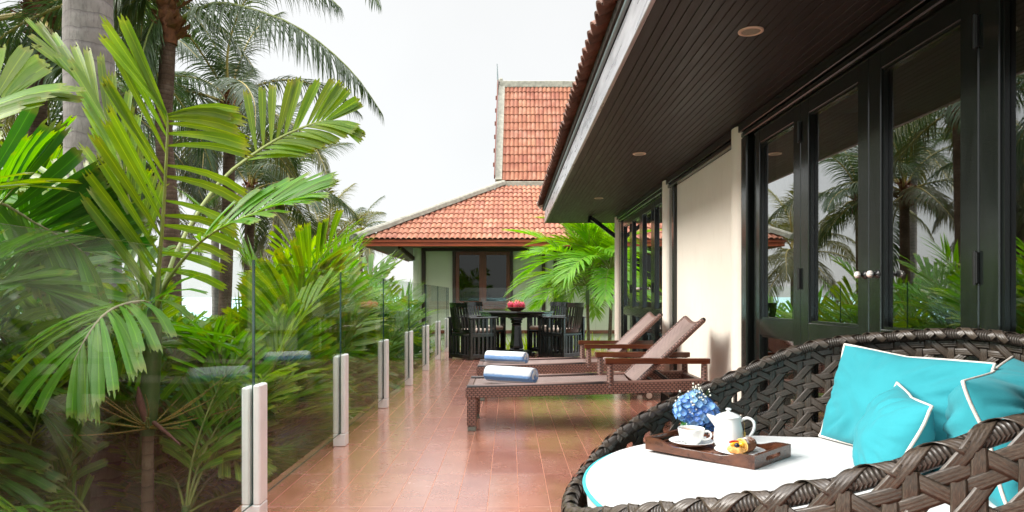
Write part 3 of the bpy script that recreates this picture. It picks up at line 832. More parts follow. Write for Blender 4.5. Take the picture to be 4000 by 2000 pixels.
    mb = MB(); mb.grid(lambda u, v: backr(u, 1 - v), 20, 12); mb.uv = [[(a * 33, b * 40) for a, b in f] for f in mb.uv]
    for vv in (0, 1):
        pts = [V(back(u / 10, vv)) * .5 + V(backr(u / 10, vv)) * .5 for u in range(11)]
        q = MB(); q.tube(pts, .021, 8); mb.add(q.v, q.f, [(0, 0)] * len(q.v), True)
        mb.uv[-len(q.f):] = [[(a * 3, b / .0155) for a, b in f] for f in q.uv]
    pts = [V(back(1, v / 12)) * .5 + V(backr(1, v / 12)) * .5 for v in range(13)]
    q = MB(); q.tube(pts, .019, 8); mb.add(q.v, q.f, [(0, 0)] * len(q.v), True); mb.uv[-len(q.f):] = [[(a * 3, b / .0155) for a, b in f] for f in q.uv]
    part('backrest_frame', mb, m_wick, t)
    for y_ in (.12, W - .14):
        mb = MB(); mb.tube([(1.40, y_, .46), (1.62, y_, .30)], .009, 8); mb.tube([(1.33, y_ + .02, .40), (1.55, y_ + .02, .29)], .009, 8); part('support_rod', mb, m_darkb, t)
    # arms
    for y_ in (.0, W - .052):
        mb = MB(); mb.box(1.035, 1.812, y_ - .006, y_ + .056, .500, .541, .004); part('armrest', mb, m_arm, t)
        for xx in (1.075, 1.775):
            mb = MB(); q = MB(); q.tube([(xx, y_ + .025, zt(xx) - .03), (xx, y_ + .025, zt(xx)), (xx, y_ + .025, .4995)], [.032, .026, .024], 12)
            mb.add(q.v, q.f, [(0, 0)] * len(q.v), True); mb.uv = [[(a * 3.0, b / .013) for a, b in f] for f in q.uv]
            part('arm_post', mb, m_wick, t)
    return t
LX = -.325
make_lounger('sun_lounger', 'brown wicker sun lounger nearest the round daybed, its back raised', (LX, 5.07, 0))
make_lounger('sun_lounger', 'brown wicker sun lounger behind the first one, nearer the dining table', (LX + .01, 6.55, 0))
# towels
m_towel = M('blue_white_striped_towel')
_u = m_towel.n('TexCoord').outputs['UV']; _sp = m_towel.n('SeparateXYZ'); m_towel.l(_u, _sp.inputs[0])
_w = m_towel.math('ADD', _sp.outputs[0], m_towel.math('MULTIPLY', m_towel.noise(m_towel.coords(), 14, 4), .10))
_s = m_towel.math('SINE', m_towel.math('MULTIPLY', _w, 2 * PI * 1.0))
_c = m_towel.mixc(m_towel.rng(_s, -.15, .15, 0, 1), (.74, .78, .84), (.17, .36, .72))
_f = m_towel.noise(m_towel.coords(), 190, 3)
m_towel = m_towel.pbr(m_towel.mixc(m_towel.rng(_f, .4, .7, 0, .25), _c, (.9, .92, .95)), .95, 0, .1, m_towel.bump(_f, .9, .006))
def rolled_towel(label, loc, rz, L=.42, R=.062, seed=0):
    rr = random.Random(seed); ph_ = .12 + seed * .08; turns = 4.2; th = .0125; N = 120
    prof = []
    for i in range(N + 1):
        a = turns * 2 * PI * i / N; r = .008 + (R - .008) * (i / N) ** .85
        prof.append((math.cos(a + 2.2) * r, math.sin(a + 2.2) * r * .97, a))
    Ltot = [0]
    for i in range(N): Ltot.append(Ltot[-1] + math.hypot(prof[i + 1][0] - prof[i][0], prof[i + 1][1] - prof[i][1]))
    mb = MB(); M_ = 14; vs = []; uv = []
    for j in range(M_ + 1):
        v = j / M_; e_ = min(v, 1 - v) * M_
        for i, (a, b, an) in enumerate(prof):
            k = i / N; bul = 1 + .03 * noise.noise(V((v * 5, an * .8, seed))) * k
            end = (1 - smooth(0, 1.2, e_)) * .05 * k
            x_ = (v - .5) * L + (.012 * (1 - k) * (1 if v > .5 else -1) * (1 - smooth(0, 1, e_))) + .004 * noise.noise(V((an, seed, 2))) * (1 - smooth(0, 1, e_))
            vs.append((x_, a * (bul - end), b * (bul - end) + R * .93)); uv.append((Ltot[i] / .21 + ph_, v))
    W = N + 1
    mb.add(vs, [(j * W + i, (j + 1) * W + i, (j + 1) * W + i + 1, j * W + i + 1) for j in range(M_) for i in range(N)], uv, True)
    o = part('rolled_towel', mb, m_towel); o.location = loc; o.rotation_euler = (0, 0, rz)
    md = o.modifiers.new('thick', 'SOLIDIFY'); md.thickness = .009; md.offset = 0
    tag(o, label, 'towel', 'rolled beach towels on the loungers'); return o
rolled_towel('rolled blue and white towel on the foot of the nearer sun lounger', (.01, 5.36, .325), math.radians(-30), .42, .066, 1)
rolled_towel('rolled blue and white towel on the foot of the farther sun lounger', (-.03, 6.86, .325), math.radians(-26), .43, .066, 2)

# ================================================================ dining set
TX, TY = .12, 11.72
tb = thing('dining_table', 'black octagonal pedestal dining table holding a bowl of fruit', 'table', (TX, TY, 0))
def octo(r, z0, z1, rot_=-PI / 2, n=8, bev=.006):
    t = MB(); vs = []
    for (rr_, z) in ((r - bev, z0), (r, z0 + bev), (r, z1 - bev), (r - bev, z1)):
        for k in range(n): vs.append((math.cos(rot_ + 2 * PI * k / n) * rr_, math.sin(rot_ + 2 * PI * k / n) * rr_, z))
    fs = [(j * n + k, j * n + (k + 1) % n, (j + 1) * n + (k + 1) % n, (j + 1) * n + k) for j in range(3) for k in range(n)]
    fs += [tuple(range(n))[::-1], tuple(range(3 * n, 4 * n))]; t.add(vs, fs); return t
part('tabletop', octo(.64, .718, .75), m_dark, tb)
t = octo(.60, .655, .717); part('apron', t, m_dark, tb)
t = MB(); n8 = 8
def prof8(t, prof, n=8, c=(0, 0)):
    vs = [(c[0] + math.cos(-PI / 2 + 2 * PI * (k + .5) / n) * r, c[1] + math.sin(-PI / 2 + 2 * PI * (k + .5) / n) * r, z) for r, z in prof for k in range(n)]
    t.add(vs, [(j * n + k, j * n + (k + 1) % n, (j + 1) * n + (k + 1) % n, (j + 1) * n + k) for j in range(len(prof) - 1) for k in range(n)])
prof8(t, [(.16, .654), (.16, .63), (.115, .62), (.115, .60), (.09, .585), (.105, .565), (.105, .555), (.075, .535), (.095, .515), (.085, .50), (.105, .26), (.125, .16), (.125, .13), (.11, .12), (.13, .10), (.13, .07)], 8)
part('pedestal', t, m_dark, tb)
for a in range(4):
    an = a * PI / 2 + PI / 4; t = MB(); c_, s_ = math.cos(an), math.sin(an)
    t.obox((0, 0, .055), (c_ * .40, s_ * .40, .035), .075, .07, bev=.006); part('foot', t, m_dark, tb)
def make_chair():
    """local: faces +x, centre of seat at origin; 0.56 wide (y) x 0.56 deep (x)"""
    c = thing('armchair', '', 'chair', (0, 0, 0), 0, 'black slatted armchairs around the octagonal table')
    W, D = .56, .54
    for sy in (-1, 1):
        y0 = sy * (W / 2 - .022)
        for nm, q in (('side_post', (-D / 2, -D / 2 + .05)), ('side_post', (D / 2 - .05, D / 2))):
            t = MB(); t.box(q[0], q[1], y0 - .022, y0 + .022, 0, .645, .004); part(nm, t, m_dark, c)
        t = MB(); t.box(-D / 2 + .05, D / 2 - .05, y0 - .018, y0 + .018, .02, .085, .003); part('side_rail', t, m_dark, c)
        t = MB(); t.box(-D / 2 + .05, D / 2 - .05, y0 - .018, y0 + .018, .355, .415, .003); part('side_rail', t, m_dark, c)
        for k in range(5):
            x_ = -D / 2 + .05 + (D - .1) * (k + .5) / 5
            t = MB(); t.box(x_ - .021, x_ + .021, y0 - .010, y0 + .010, .085, .645, .002); part('slat', t, m_dark, c)
        t = MB(); t.box(-D / 2 - .015, D / 2 + .025, y0 - .034, y0 + .034, .646, .672, .006); part('armrest', t, m_dark, c)
    t = MB(); t.box(-D / 2 + .02, D / 2, -W / 2 + .045, W / 2 - .045, .365, .405, .004); part('seat', t, m_dark, c)
    t = MB(); t.box(-D / 2 + .05, D / 2 - .0, -W / 2 + .055, W / 2 - .055, .406, .475, .022); part('seat_cushion', t, m_pad, c)
    # front and back lower slatted screens
    for xx in (D / 2 - .035, -D / 2 + .02):
        t = MB(); t.box(xx - .016, xx + .016, -W / 2 + .045, W / 2 - .045, .02, .085, .003); part('stretcher', t, m_dark, c)
        for k in range(6):
            y_ = -W / 2 + .045 + (W - .09) * (k + .5) / 6
            t = MB(); t.box(xx - .009, xx + .009, y_ - .021, y_ + .021, .085, .364, .002); part('slat', t, m_dark, c)
    # curved, reclined back
    R = .62
    def bk(yf, z): # yf -1..1
        a = yf * .42; x_ = -D / 2 + .055 - (R * (math.cos(a) - math.cos(.42))) * 1.0 - (z - .40) * .17
        return V((x_, math.sin(a) * R * .88, z))
    def arc(z0, z1, th):
        t = MB(); N = 10; vs = []
        for i in range(N + 1):
            f = -1 + 2 * i / N
            for z, o in ((z0, 0), (z0, th), (z1, th), (z1, 0)): vs.append(bk(f, z) + V((o, 0, 0)))
        t.add(vs, [(i * 4 + k, (i + 1) * 4 + k, (i + 1) * 4 + (k + 1) % 4, i * 4 + (k + 1) % 4) for i in range(N) for k in range(4)]); t.add(vs[:4], [(3, 2, 1, 0)][::-1]); t.add(vs[-4:], [(0, 1, 2, 3)]); return t
    part('top_rail', arc(.825, .90, .028), m_dark, c); part('back_rail', arc(.42, .475, .028), m_dark, c)
    for k in range(8):
        f = -1 + 2 * (k + .5) / 8; wd = .021 if 0 < k < 7 else .026
        t = MB(); a = bk(f, .47) + V((.014, 0, 0)); b = bk(f, .83) + V((.014, 0, 0)); t.obox(a, b, wd * 2, .016, up=V((1, 0, 0)), bev=.002); part('back_slat', t, m_dark, c)
    return c
ch0 = make_chair()
chs = [((-.60, 11.08), 43, 'black slatted armchair at the near left side of the table, seen from behind'),
       ((.86, 11.30), 137, 'black slatted armchair at the near right side of the table, seen from behind'),
       ((-.45, 12.26), -42, 'black slatted armchair at the far left side of the table, behind the near left one'),
       ((.70, 12.26), -138, 'black slatted armchair at the far right side of the table, behind the near right one')]
trees = [ch0] + [copy_tree(ch0) for _ in range(3)]
for o, ((x_, y_), a, lb) in zip(trees, chs):
    o.location = (x_, y_, 0); o.rotation_euler.z = math.radians(a); o['label'] = lb
m_bowl = wood('turned_brown_bowl', (.14, .05, .025), (.30, .13, .07), .45, (2, 2, 9))
mb = MB(); mb.lathe([(.001, 0), (.085, 0), (.09, .012), (.12, .022), (.165, .062), (.172, .068), (.165, .070), (.11, .034), (.001, .022)], (0, 0, 0), 36)
bo = part('fruit_bowl', mb, m_bowl); bo.location = (.115, 11.62, .75); tag(bo, 'shallow turned brown bowl in the middle of the octagonal table', 'bowl')
m_dragon = M('dragon_fruit_skin'); _v = m_dragon.coords(); m_dragon = m_dragon.pbr(m_dragon.ramp(m_dragon.noise(_v, 16, 3), [(.3, (.62, .02, .09)), (.6, (.78, .07, .15)), (.75, (.75, .25, .12))]), .42)
m_scale = simple('fruit_scale_tips', (.50, .48, .10), .5, .3, 20)
fl_ = ['left', 'front middle', 'right', 'topmost', 'rear']
for i, (dx, dy, dz, lb) in enumerate([(-.095, -.03, .105, 'pink dragon fruit at the left of the fruit bowl'), (.0, -.075, .10, 'pink dragon fruit at the front of the fruit bowl'), (.095, -.02, .10, 'pink dragon fruit at the right of the fruit bowl'), (.015, .06, .125, 'pink dragon fruit at the back of the fruit bowl, standing highest')]):
    t = thing('dragon_fruit', lb, 'fruit', (.115 + dx, 11.62 + dy, .75 + dz), 0, 'dragon fruits in the bowl')
    mb = MB(); mb.grid(lambda u, v: (math.cos(2 * PI * u) * math.sin(PI * v) * .056, math.sin(2 * PI * u) * math.sin(PI * v) * .056, -math.cos(PI * v) * .062), 20, 12, True, True); part('skin', mb, m_dragon, t)
    mb = MB()
    for k in range(22):
        ph = math.acos(1 - 2 * (k + .5) / 22); th = k * 2.4
        n_ = V((math.cos(th) * math.sin(ph), math.sin(th) * math.sin(ph), math.cos(ph))); p = V((n_.x * .054, n_.y * .054, n_.z * .06)); a = n_.cross(V((0, 0, 1))).normalized() * .012 if abs(n_.z) < .98 else V((.012, 0, 0))
        tip = p + n_ * .018 + V((0, 0, .024)); mb.add([p - a, p + a, tip], [(0, 1, 2)])
    part('scales', mb, m_scale, t)

# ================================================================ round woven daybed
NC = V((.86, 1.82, 0)); AX0 = math.radians(170)
RIMZ = [(0, .445), (15, .455), (30, .51), (41, .558), (55, .613), (66, .655), (74, .695), (84, .748), (93, .81), (101, .845), (115, .872), (130, .893), (140, .903), (152, .88), (180, .855)]
def rimz(az):
    d = abs((math.degrees(az - AX0) + 180) % 360 - 180)
    for (a, za), (b, zb_) in zip(RIMZ[:-1], RIMZ[1:]):
        if a <= d <= b:
            t = (d - a) / (b - a); return za + (zb_ - za) * t
    return RIMZ[-1][1]
# smooth the rim table
_tab = [rimz(2 * PI * i / 360) for i in range(360)]
for _ in range(3): _tab = [sum(_tab[(i + k) % 360] for k in range(-5, 6)) / 11 for i in range(360)]
def rimz(az):
    f = (az / (2 * PI) * 360) % 360; i = int(f); return -.021 + _tab[i % 360] * (1 - f + i) + _tab[(i + 1) % 360] * (f - i)
RR, RBASE, ZB = .745, .56, .10
def rrim(az):
    d = abs((math.degrees(az - AX0) + 180) % 360 - 180); return .697 + .048 * smooth(0, 85, d)
def rimz_(az): return 0
TUBE = .017
def bowl(az, s, off=0.0):
    """s: distance below the rim along the wall (negative wraps over the rim tube); off: outwards"""
    zr = rimz(az); rad = V((math.cos(az), math.sin(az), 0))
    if s < 0:
        rt = TUBE + .002 + off
        th = -s / (TUBE + .004)
        c = V((NC.x, NC.y, 0)) + rad * rrim(az) + V((0, 0, zr))
        return c + rad * math.cos(th) * rt + V((0, 0, 1)) * math.sin(th) * rt
    H = zr - ZB; Lw = math.hypot(H, RR - RBASE) * 1.03; f = min(1.0, s / Lw)
    def prof(f):
        r = rrim(az) + TUBE + .002 + (RBASE - rrim(az)) * f ** 2.0 + .014 * math.sin(PI * min(1, f * 1.15)); return r, zr - H * f
    r, z = prof(f); r2, z2 = prof(f + .01); tz = V((r2 - r, z2 - z)); tz = tz.normalized(); nr, nzz = -tz.y, tz.x
    r += nr * off; z += nzz * off
    return V((NC.x, NC.y, 0)) + rad * r + V((0, 0, z))
def wallen(az): return math.hypot(rimz(az) - ZB, RR - RBASE) * 1.03
NCELL = 50; CELL = 2 * PI * RR / NCELL; SW = .0255; DD = .0142; TH = .0018; AMP = .0016; BMP = .0034
bed = thing('round_daybed', 'round daybed of woven bronze black straps with a rising back, nearest the camera', 'daybed', (NC.x, NC.y, 0))
m_strap_ = m_strap
def ribbon(path, widdir, wid):
    """path: list of points; widdir: list of unit vectors; returns MB closed ribbon, slightly crowned"""
    mb = MB(); vs = []; uv = []; L = 0
    n = len(path)
    for i in range(n):
        t = (path[min(i + 1, n - 1)] - path[max(i - 1, 0)]).normalized()
        w_ = widdir[i]; w_ = (w_ - t * w_.dot(t)).normalized(); nn = w_.cross(t)
        if i: L += (path[i] - path[i - 1]).length
        for k, (a, h) in enumerate(((-.5, -.0003), (-.3, .0004), (0, .0006), (.3, .0004), (.5, -.0003), (.3, -.0009), (-.3, -.0009))):
            vs.append(path[i] + w_ * a * wid + nn * h * ribbon.sign); uv.append((a + .5, L * 30))
    K = 7
    mb.add(vs, [(i * K + k, i * K + (k + 1) % K, (i + 1) * K + (k + 1) % K, (i + 1) * K + k) for i in range(n - 1) for k in range(K)], uv, True)
    mb.add(vs[:K], [tuple(range(K))[::-1]]); mb.add(vs[-K:], [tuple(range(K))]); return mb
ribbon.sign = 1
def lerp_h(pos, keys):
    """keys sorted (pos, h); cosine interpolation"""
    if pos <= keys[0][0]: return keys[0][1]
    for (a, ha), (b, hb) in zip(keys[:-1], keys[1:]):
        if a <= pos <= b:
            t = (pos - a) / (b - a) if b > a else 0; t = .5 - .5 * math.cos(PI * t); return ha + (hb - ha) * t
    return keys[-1][1]
S0 = .5 * CELL    # first horizontal pair centre sits half a cell under the rim
maxS = max(wallen(2 * PI * i / 60) for i in range(60)); NR = int((maxS - S0) / CELL) + 2
hlines = [(k, sgn, S0 + k * CELL + sgn * DD) for k in range(NR) for sgn in (-1, 1)]
# vertical straps
for c in range(NCELL):
    for sgn in (-1, 1):
        az = (c * CELL + sgn * DD) / RR; j = 2 * c + (sgn > 0)
        keys = []
        for (k, sg, s) in hlines:
            i_ = 2 * k + (sg > 0); keys.append((s, AMP if (i_ + j) % 2 else -AMP))
        for k in range(NR): keys.append((S0 + (k + .5) * CELL, 0))
        keys.append((0, 0)); keys.sort()
        Lw = wallen(az); n = int(Lw / .0095); path = []; wd = []
        for i in range(n + 1):
            s = .004 + (Lw - .004) * i / n
            path.append(bowl(az, s, lerp_h(s, keys))); wd.append(V((-math.sin(az), math.cos(az), 0)))
        part('strap', ribbon(path, wd, SW), m_strap_, bed, world=True)
# horizontal straps (rows end where they meet the base)
for (k, sg, s) in hlines:
    i_ = 2 * k + (sg > 0); run = []; runs = []
    N = NCELL * 9
    st = [wallen(2 * PI * i / N) > s + .005 for i in range(N)]
    if all(st): idx = [list(range(N + 1))]
    elif not any(st): idx = []
    else:
        st0 = next(i for i in range(N) if st[i] and not st[i - 1]); seq = []; i = st0
        while st[i % N] and len(seq) < N: seq.append(i); i += 1
        idx = [seq]
    for seq in idx:
        if len(seq) < 6: continue
        path = []; wd = []
        for i in seq:
            u = (i / 9) ; az = u * CELL / RR
            f = u % 1; cc = int(math.floor(u + .5))
            keys = []
            for c2 in (cc - 1, cc, cc + 1):
                for sgn in (-1, 1):
                    j = (2 * (c2 % NCELL) + (sgn > 0)); keys.append((c2 + sgn * DD / CELL, -AMP if (i_ + j) % 2 else AMP))
                keys.append((c2 + .5, 0))
            path.append(bowl(az, s, lerp_h(u, keys)))
            p1 = bowl(az, s + .01); p0 = bowl(az, s - .01 if s > .011 else 0.0); wd.append((p1 - p0).normalized() * -1)
        ribbon.sign = -1
        part('strap', ribbon(path, wd, SW), m_strap_, bed, world=True)
        ribbon.sign = 1
# diagonal straps, one of each hand per cell, looped over the rim
WRAP = -.075
for hand in (1, -1):
    for c in range(NCELL):
        path = []; wd = []; s = WRAP if hand == 1 else WRAP * .9
        u0 = c
        keys = []
        # crossings: over the pair on mid edges, under on the others, alternating every half cell
        for q in range(-1, 2 * NR + 3):
            sp_ = q * .5 * CELL     # s position where the diagonal passes a mid edge
            # s = S0 + k*CELL  -> crosses a horizontal pair; s = S0+(k+.5)*CELL -> crosses a vertical pair
            ish = (q % 2 == 1)
            keys.append((sp_, (BMP if ish else -BMP) * hand))
        keys.sort()
        while True:
            u = u0 + hand * (s / CELL)
            az = u * CELL / RR
            if s > 0 and s > wallen(az) - .002: break
            h = lerp_h(s, keys) if s > 0 else .0016 + (0.0016 if hand > 0 else 0)
            path.append(bowl(az, s, h))
            pa, pb = bowl((u + hand * .05) * CELL / RR, s + .05 * CELL), bowl((u - hand * .05) * CELL / RR, s - .05 * CELL)
            t = (pa - pb).normalized(); nrm = V((math.cos(az), math.sin(az), 0)) if s >= 0 else (bowl(az, s, .01) - bowl(az, s, 0)).normalized()
            wd.append(nrm.cross(t).normalized() * -1)
            s += .0085 if s >= 0 else .006
        # widen where it leaves the rim
        ribbon.sign = 1
        part('strap', ribbon(path, wd, SW), m_strap_, bed, world=True)
pts = [V((NC.x, NC.y, 0)) + V((math.cos(2 * PI * i / 180) * rrim(2 * PI * i / 180), math.sin(2 * PI * i / 180) * rrim(2 * PI * i / 180), rimz(2 * PI * i / 180))) for i in range(181)]
mb = MB(); mb.tube(pts, TUBE, 14, False); part('rim_tube', mb, m_tubew, bed, world=True)
def foff(a): return -.018 + .040 * smooth(.15, .60, math.sin(a))
def ring(r, z, rt, fz=None): return [V((NC.x + math.cos(2 * PI * i / 72) * r, NC.y + math.sin(2 * PI * i / 72) * r, z)) for i in range(73)]
mb = MB(); mb.tube(ring(RBASE + .0, ZB, .02), .02, 10, False); part('base_ring', mb, m_tubew, bed, world=True)
mb = MB(); mb.tube(ring(.665, .36, .012), .014, 8, False); part('seat_ring', mb, m_darkb, bed, world=True)
for f_ in (.3, .55, .8):
    mb = MB(); mb.tube([bowl(2 * PI * i / 72, wallen(2 * PI * i / 72) * f_, foff(2 * PI * i / 72)) for i in range(73)], .010, 8, False); part('frame_hoop', mb, m_tubew, bed, world=True)
for i in range(14):
    a = 2 * PI * (i + .5) / 14; L_ = wallen(a)
    mb = MB(); mb.tube([bowl(a, L_ * q / 12, foff(a)) for q in range(1, 13)], .008, 8); part('frame_rib', mb, m_tubew, bed, world=True)
mb = MB(); mb.lathe([(.001, .355), (.655, .355), (.66, .362), (.655, .370), (.001, .370)], (NC.x, NC.y, 0), 48); part('seat_base', mb, m_darkb, bed, world=True)
for i in range(5):
    a = 2 * PI * i / 5 + .3; mb = MB(); mb.tube([(NC.x + math.cos(a) * .5, NC.y + math.sin(a) * .5, .0), (NC.x + math.cos(a) * .54, NC.y + math.sin(a) * .54, .10)], .022, 10); part('leg', mb, m_darkb, bed, world=True)
# seat cushion
CR = .655
mb = MB()
def cus(u, v):
    a = 2 * PI * u; q = v
    if q < .7: r = CR * (1 - .0) * (q / .7) * .97; z = .1285 + .012 * (1 - (q / .7) ** 2)
    elif q < .85: t = (q - .7) / .15; r = CR * (.97 + .03 * math.sin(t * PI / 2)); z = .1285 - .012 * (1 - math.cos(t * PI / 2))
    else: t = (q - .85) / .15; r = CR - .012 * t; z = .1165 - .115 * t
    wob = 1 + .004 * noise.noise(V((math.cos(a) * 3, math.sin(a) * 3, q * 2)))
    wr = .0022 * noise.noise(V((math.cos(a) * r * 9, math.sin(a) * r * 9, 5))) + .004 * noise.noise(V((math.cos(a) * r * 2.6, math.sin(a) * r * 2.6, 1)))
    return (NC.x + math.cos(a) * r * wob, NC.y + math.sin(a) * r * wob, .372 + z + wr * (1 if q < .8 else 0))
mb.grid(cus, 120, 40, True, True)
sc_ = thing('seat_cushion', 'thick round white seat cushion with thin turquoise piping lying in the woven daybed', 'cushion', (NC.x, NC.y, .37))
part('cover', mb, m_cush, sc_, world=True)
mb = MB(); mb.tube([V(cus(i / 90, .85)) + V((math.cos(2 * PI * i / 90), math.sin(2 * PI * i / 90), 0)) * .003 for i in range(91)], .0052, 8, False); part('piping', mb, m_pipet, sc_, world=True)

# pillows
def pillow(label, center, xdir, ydir, w_, h_, th, seed, pipe=True, group='turquoise pillows on the daybed'):
    X = V(xdir).normalized(); N_ = X.cross(V(ydir)).normalized(); Y = N_.cross(X).normalized()
    t = thing('pillow', label, 'pillow', center, 0, group)
    C0 = V(center)
    def outline(a, b):  # a,b in -1..1 : pinched rectangle
        bow = .10
        x_ = a * w_ / 2 * (1 - bow * (1 - abs(b) ** 1.0) ** 1.0 * .55 * abs(a) ** 2)
        y_ = b * h_ / 2 * (1 - bow * (1 - abs(a) ** 1.0) ** 1.0 * .9 * abs(b) ** 2)
        return x_, y_
    def surf(sg):
        def fn(u, v):
            a = math.sin((u - .5) * PI); b = math.sin((v - .5) * PI)
            x_, y_ = outline(a, b)
            f = ((1 - a * a) ** .55) * ((1 - b * b) ** .55)
            edge = max(abs(a), abs(b))
            wr = noise.noise(V((a * 2.2 + seed, b * 2.2, sg))) * .10 * f
            # folds running in from the corners and the seam
            an = math.atan2(b, a); rad_ = math.hypot(a, b)
            fold = (.10 * noise.noise(V((an * 4.5 + seed * 3, rad_ * .9, sg * 2))) + .05 * noise.noise(V((an * 11 + seed, rad_ * 1.2, sg)))) * smooth(.35, .95, rad_) * (1 - smooth(.94, 1, edge)) * 2.2
            fold += .12 * noise.noise(V((a * 3.2 + b * 1.5 + seed, b * 2.1 - a, 4 + sg)))
            zz = sg * th / 2 * (f * (1 + wr) + fold * f * 1.4)
            sag = -.02 * (1 - abs(a)) * b * 0
            return C0 + X * x_ + Y * (y_ + sag) + N_ * zz
        return fn
    mb = MB(); g1 = surf(1); g2 = surf(-1)
    mb.grid(g1, 72, 56); mb.grid(lambda u, v: g2(1 - u, v), 40, 32); part('cover', mb, m_turq, t, world=True)
    pts = []
    for e_ in range(4):
        for i in range(24):
            q = i / 24
            a, b = ((-1 + 2 * q, -1), (1, -1 + 2 * q), (1 - 2 * q, 1), (-1, 1 - 2 * q))[e_]
            x_, y_ = outline(a, b); wv = .0035 * math.sin(q * 9 + seed + e_ * 2)
            pts.append(C0 + X * x_ + Y * y_ + N_ * wv)
    pts.append(pts[0]); mb = MB(); mb.tube(pts, .0044, 8, False); part('piping', mb, m_pipe, t, world=True)
    return t
pillow('large turquoise pillow with white piping leaning on the high back of the daybed', (1.198, 2.125, .664), (.11, -.55, -.011), (.086, .047, .313), .59, .335, .17, 1.3)
pillow('turquoise pillow standing on edge at the right rim of the daybed', (1.315, 1.790, .655), (.41, .41, .02), (-.08, .06, .33), .60, .325, .27, 4.1)
pillow('smallest turquoise pillow, propped in front of the two larger ones', (1.052, 1.885, .600), (-.12, -.36, -.015), (.10, -.02, .27), .36, .29, .17, 7.7)
# ================================================================ tray and breakfast
TZ = .5125                                              # top of the seat cushion under the tray
TL0 = V((.4345, 2.189, TZ)); e1 = V((.6926, -.7213, 0)).normalized(); e2 = V((.7213, .6926, 0)); TLn, TWd = .367, .234
def TP(a, b, z=0): return TL0 + e1 * a + e2 * b + V((0, 0, z))
tray = thing('serving_tray', 'dark wooden serving tray with wavy long sides and slot handles on the white cushion', 'tray', tuple(TP(TLn / 2, TWd / 2)))
def tboard(name, pts_fn, n, outward):
    mb = MB(); vs = []
    for i in range(n + 1):
        u = i / n; p0, p1, zt_ = pts_fn(u)
        vs += [p0, V((p0.x, p0.y, TZ + zt_)), V((p1.x, p1.y, TZ + zt_)), p1]
    mb.add(vs, [(i * 4 + k, (i + 1) * 4 + k, (i + 1) * 4 + (k + 1) % 4, i * 4 + (k + 1) % 4) for i in range(n) for k in range(4)], None, False)
    mb.add(vs[:4], [(0, 1, 2, 3)]); mb.add(vs[-4:], [(3, 2, 1, 0)]); return part(name, mb, m_tray, tray, world=True)
def wav(u): return .022 + .016 * (1 - smooth(.10, .30, u)) + .016 * smooth(.70, .90, u)
th_ = .011
for b in (0, TWd - th_):
    tboard('long_side', lambda u, b=b: (TP(TLn * u, b), TP(TLn * u, b + th_), wav(u)), 40, 1)
def short_side(a):
    mb = MB(); H = .0385; z0, z1 = .0135, .026; b0, b1 = TWd * .30, TWd * .70
    def bx(ba, bb, za, zb):
        vs = [TP(a + i, j, z) for z in (za, zb) for j in (ba, bb) for i in (0, th_)]
        mb.add(vs, [(0, 2, 3, 1), (4, 5, 7, 6), (0, 1, 5, 4), (2, 6, 7, 3), (0, 4, 6, 2), (1, 3, 7, 5)])
    bx(th_ + .0005, b0, .0, H); bx(b1, TWd - th_ - .0005, .0, H); bx(b0, b1, 0, z0); bx(b0, b1, z1, H)
    for (c, s_) in ((b0, 1), (b1, -1)):
        bx(min(c, c + s_ * .003), max(c, c + s_ * .003), z0, z0 + .003); bx(min(c, c + s_ * .003), max(c, c + s_ * .003), z1 - .003, z1)
    return part('handle_side', mb, m_tray, tray, world=True)
short_side(0); short_side(TLn - th_)
mb = MB(); vs = [TP(a, b, z) for z in (.002, .007) for b in (th_ - .002, TWd - th_ + .002) for a in (th_ - .002, TLn - th_ + .002)]
mb.add(vs, [(0, 2, 3, 1), (4, 5, 7, 6), (0, 1, 5, 4), (2, 6, 7, 3), (0, 4, 6, 2), (1, 3, 7, 5)], [(v.x, v.y) for v in vs]); part('tray_base', mb, m_mat, tray, world=True)
ZF = TZ + .0075
# saucer, cup, spoon
cp = TP(.098, .112); cp.z = ZF
mb = MB(); mb.lathe([(.001, .004), (.03, .004), (.035, .002), (.05, .008), (.068, .0175), (.0705, .0185), (.069, .0195), (.05, .011), (.03, .007), (.001, .0068)], (0, 0, 0), 48)
o = part('saucer', mb, m_porc); o.location = cp; tag(o, 'white saucer under the cup of tea on the wooden tray', 'saucer')
t = thing('tea_cup', 'white cup filled with milky tea on its saucer', 'cup', (cp.x, cp.y, ZF + .0072))
mb = MB(); mb.lathe([(.001, .001), (.022, .001), (.023, .003), (.030, .010), (.037, .022), (.0405, .036), (.0425, .050), (.0418, .0515), (.0405, .049), (.0385, .036), (.035, .024), (.028, .013), (.001, .007)], (0, 0, 0), 48); part('cup_body', mb, m_porc, t)
mb = MB(); mb.lathe([(.001, .0425), (.0392, .0425)], (0, 0, 0), 40); part('tea', mb, m_tea, t)
ha = V((.93, -.25, 0)).normalized(); mb = MB()
mb.tube([ha * .038 + V((0, 0, .042)), ha * .052 + V((0, 0, .0445)), ha * .062 + V((0, 0, .036)), ha * .061 + V((0, 0, .024)), ha * .050 + V((0, 0, .016)), ha * .034 + V((0, 0, .017))], [.0045, .004, .004, .004, .004, .005], 10)
o = part('handle', mb, m_porc, t); o.modifiers.new('sub', 'SUBSURF').render_levels = 2; o.modifiers['sub'].levels = 1
sp_ = MB(); a = cp + V((-.046, -.016, .019)); b = cp + V((.058, .040, .021))
sp_.tube([a + (b - a) * q for q in (.22, .5, 1)], [.0016, .0018, .0026], 8)
sp_.grid(lambda u, v: a + V((math.cos(2 * PI * u) * .017 * math.sin(PI * v * .5), math.sin(2 * PI * u) * .0105 * math.sin(PI * v * .5), -.004 * math.cos(PI * v * .5) ** 1)) + V((.004, .002, .001)), 16, 5, True, True)
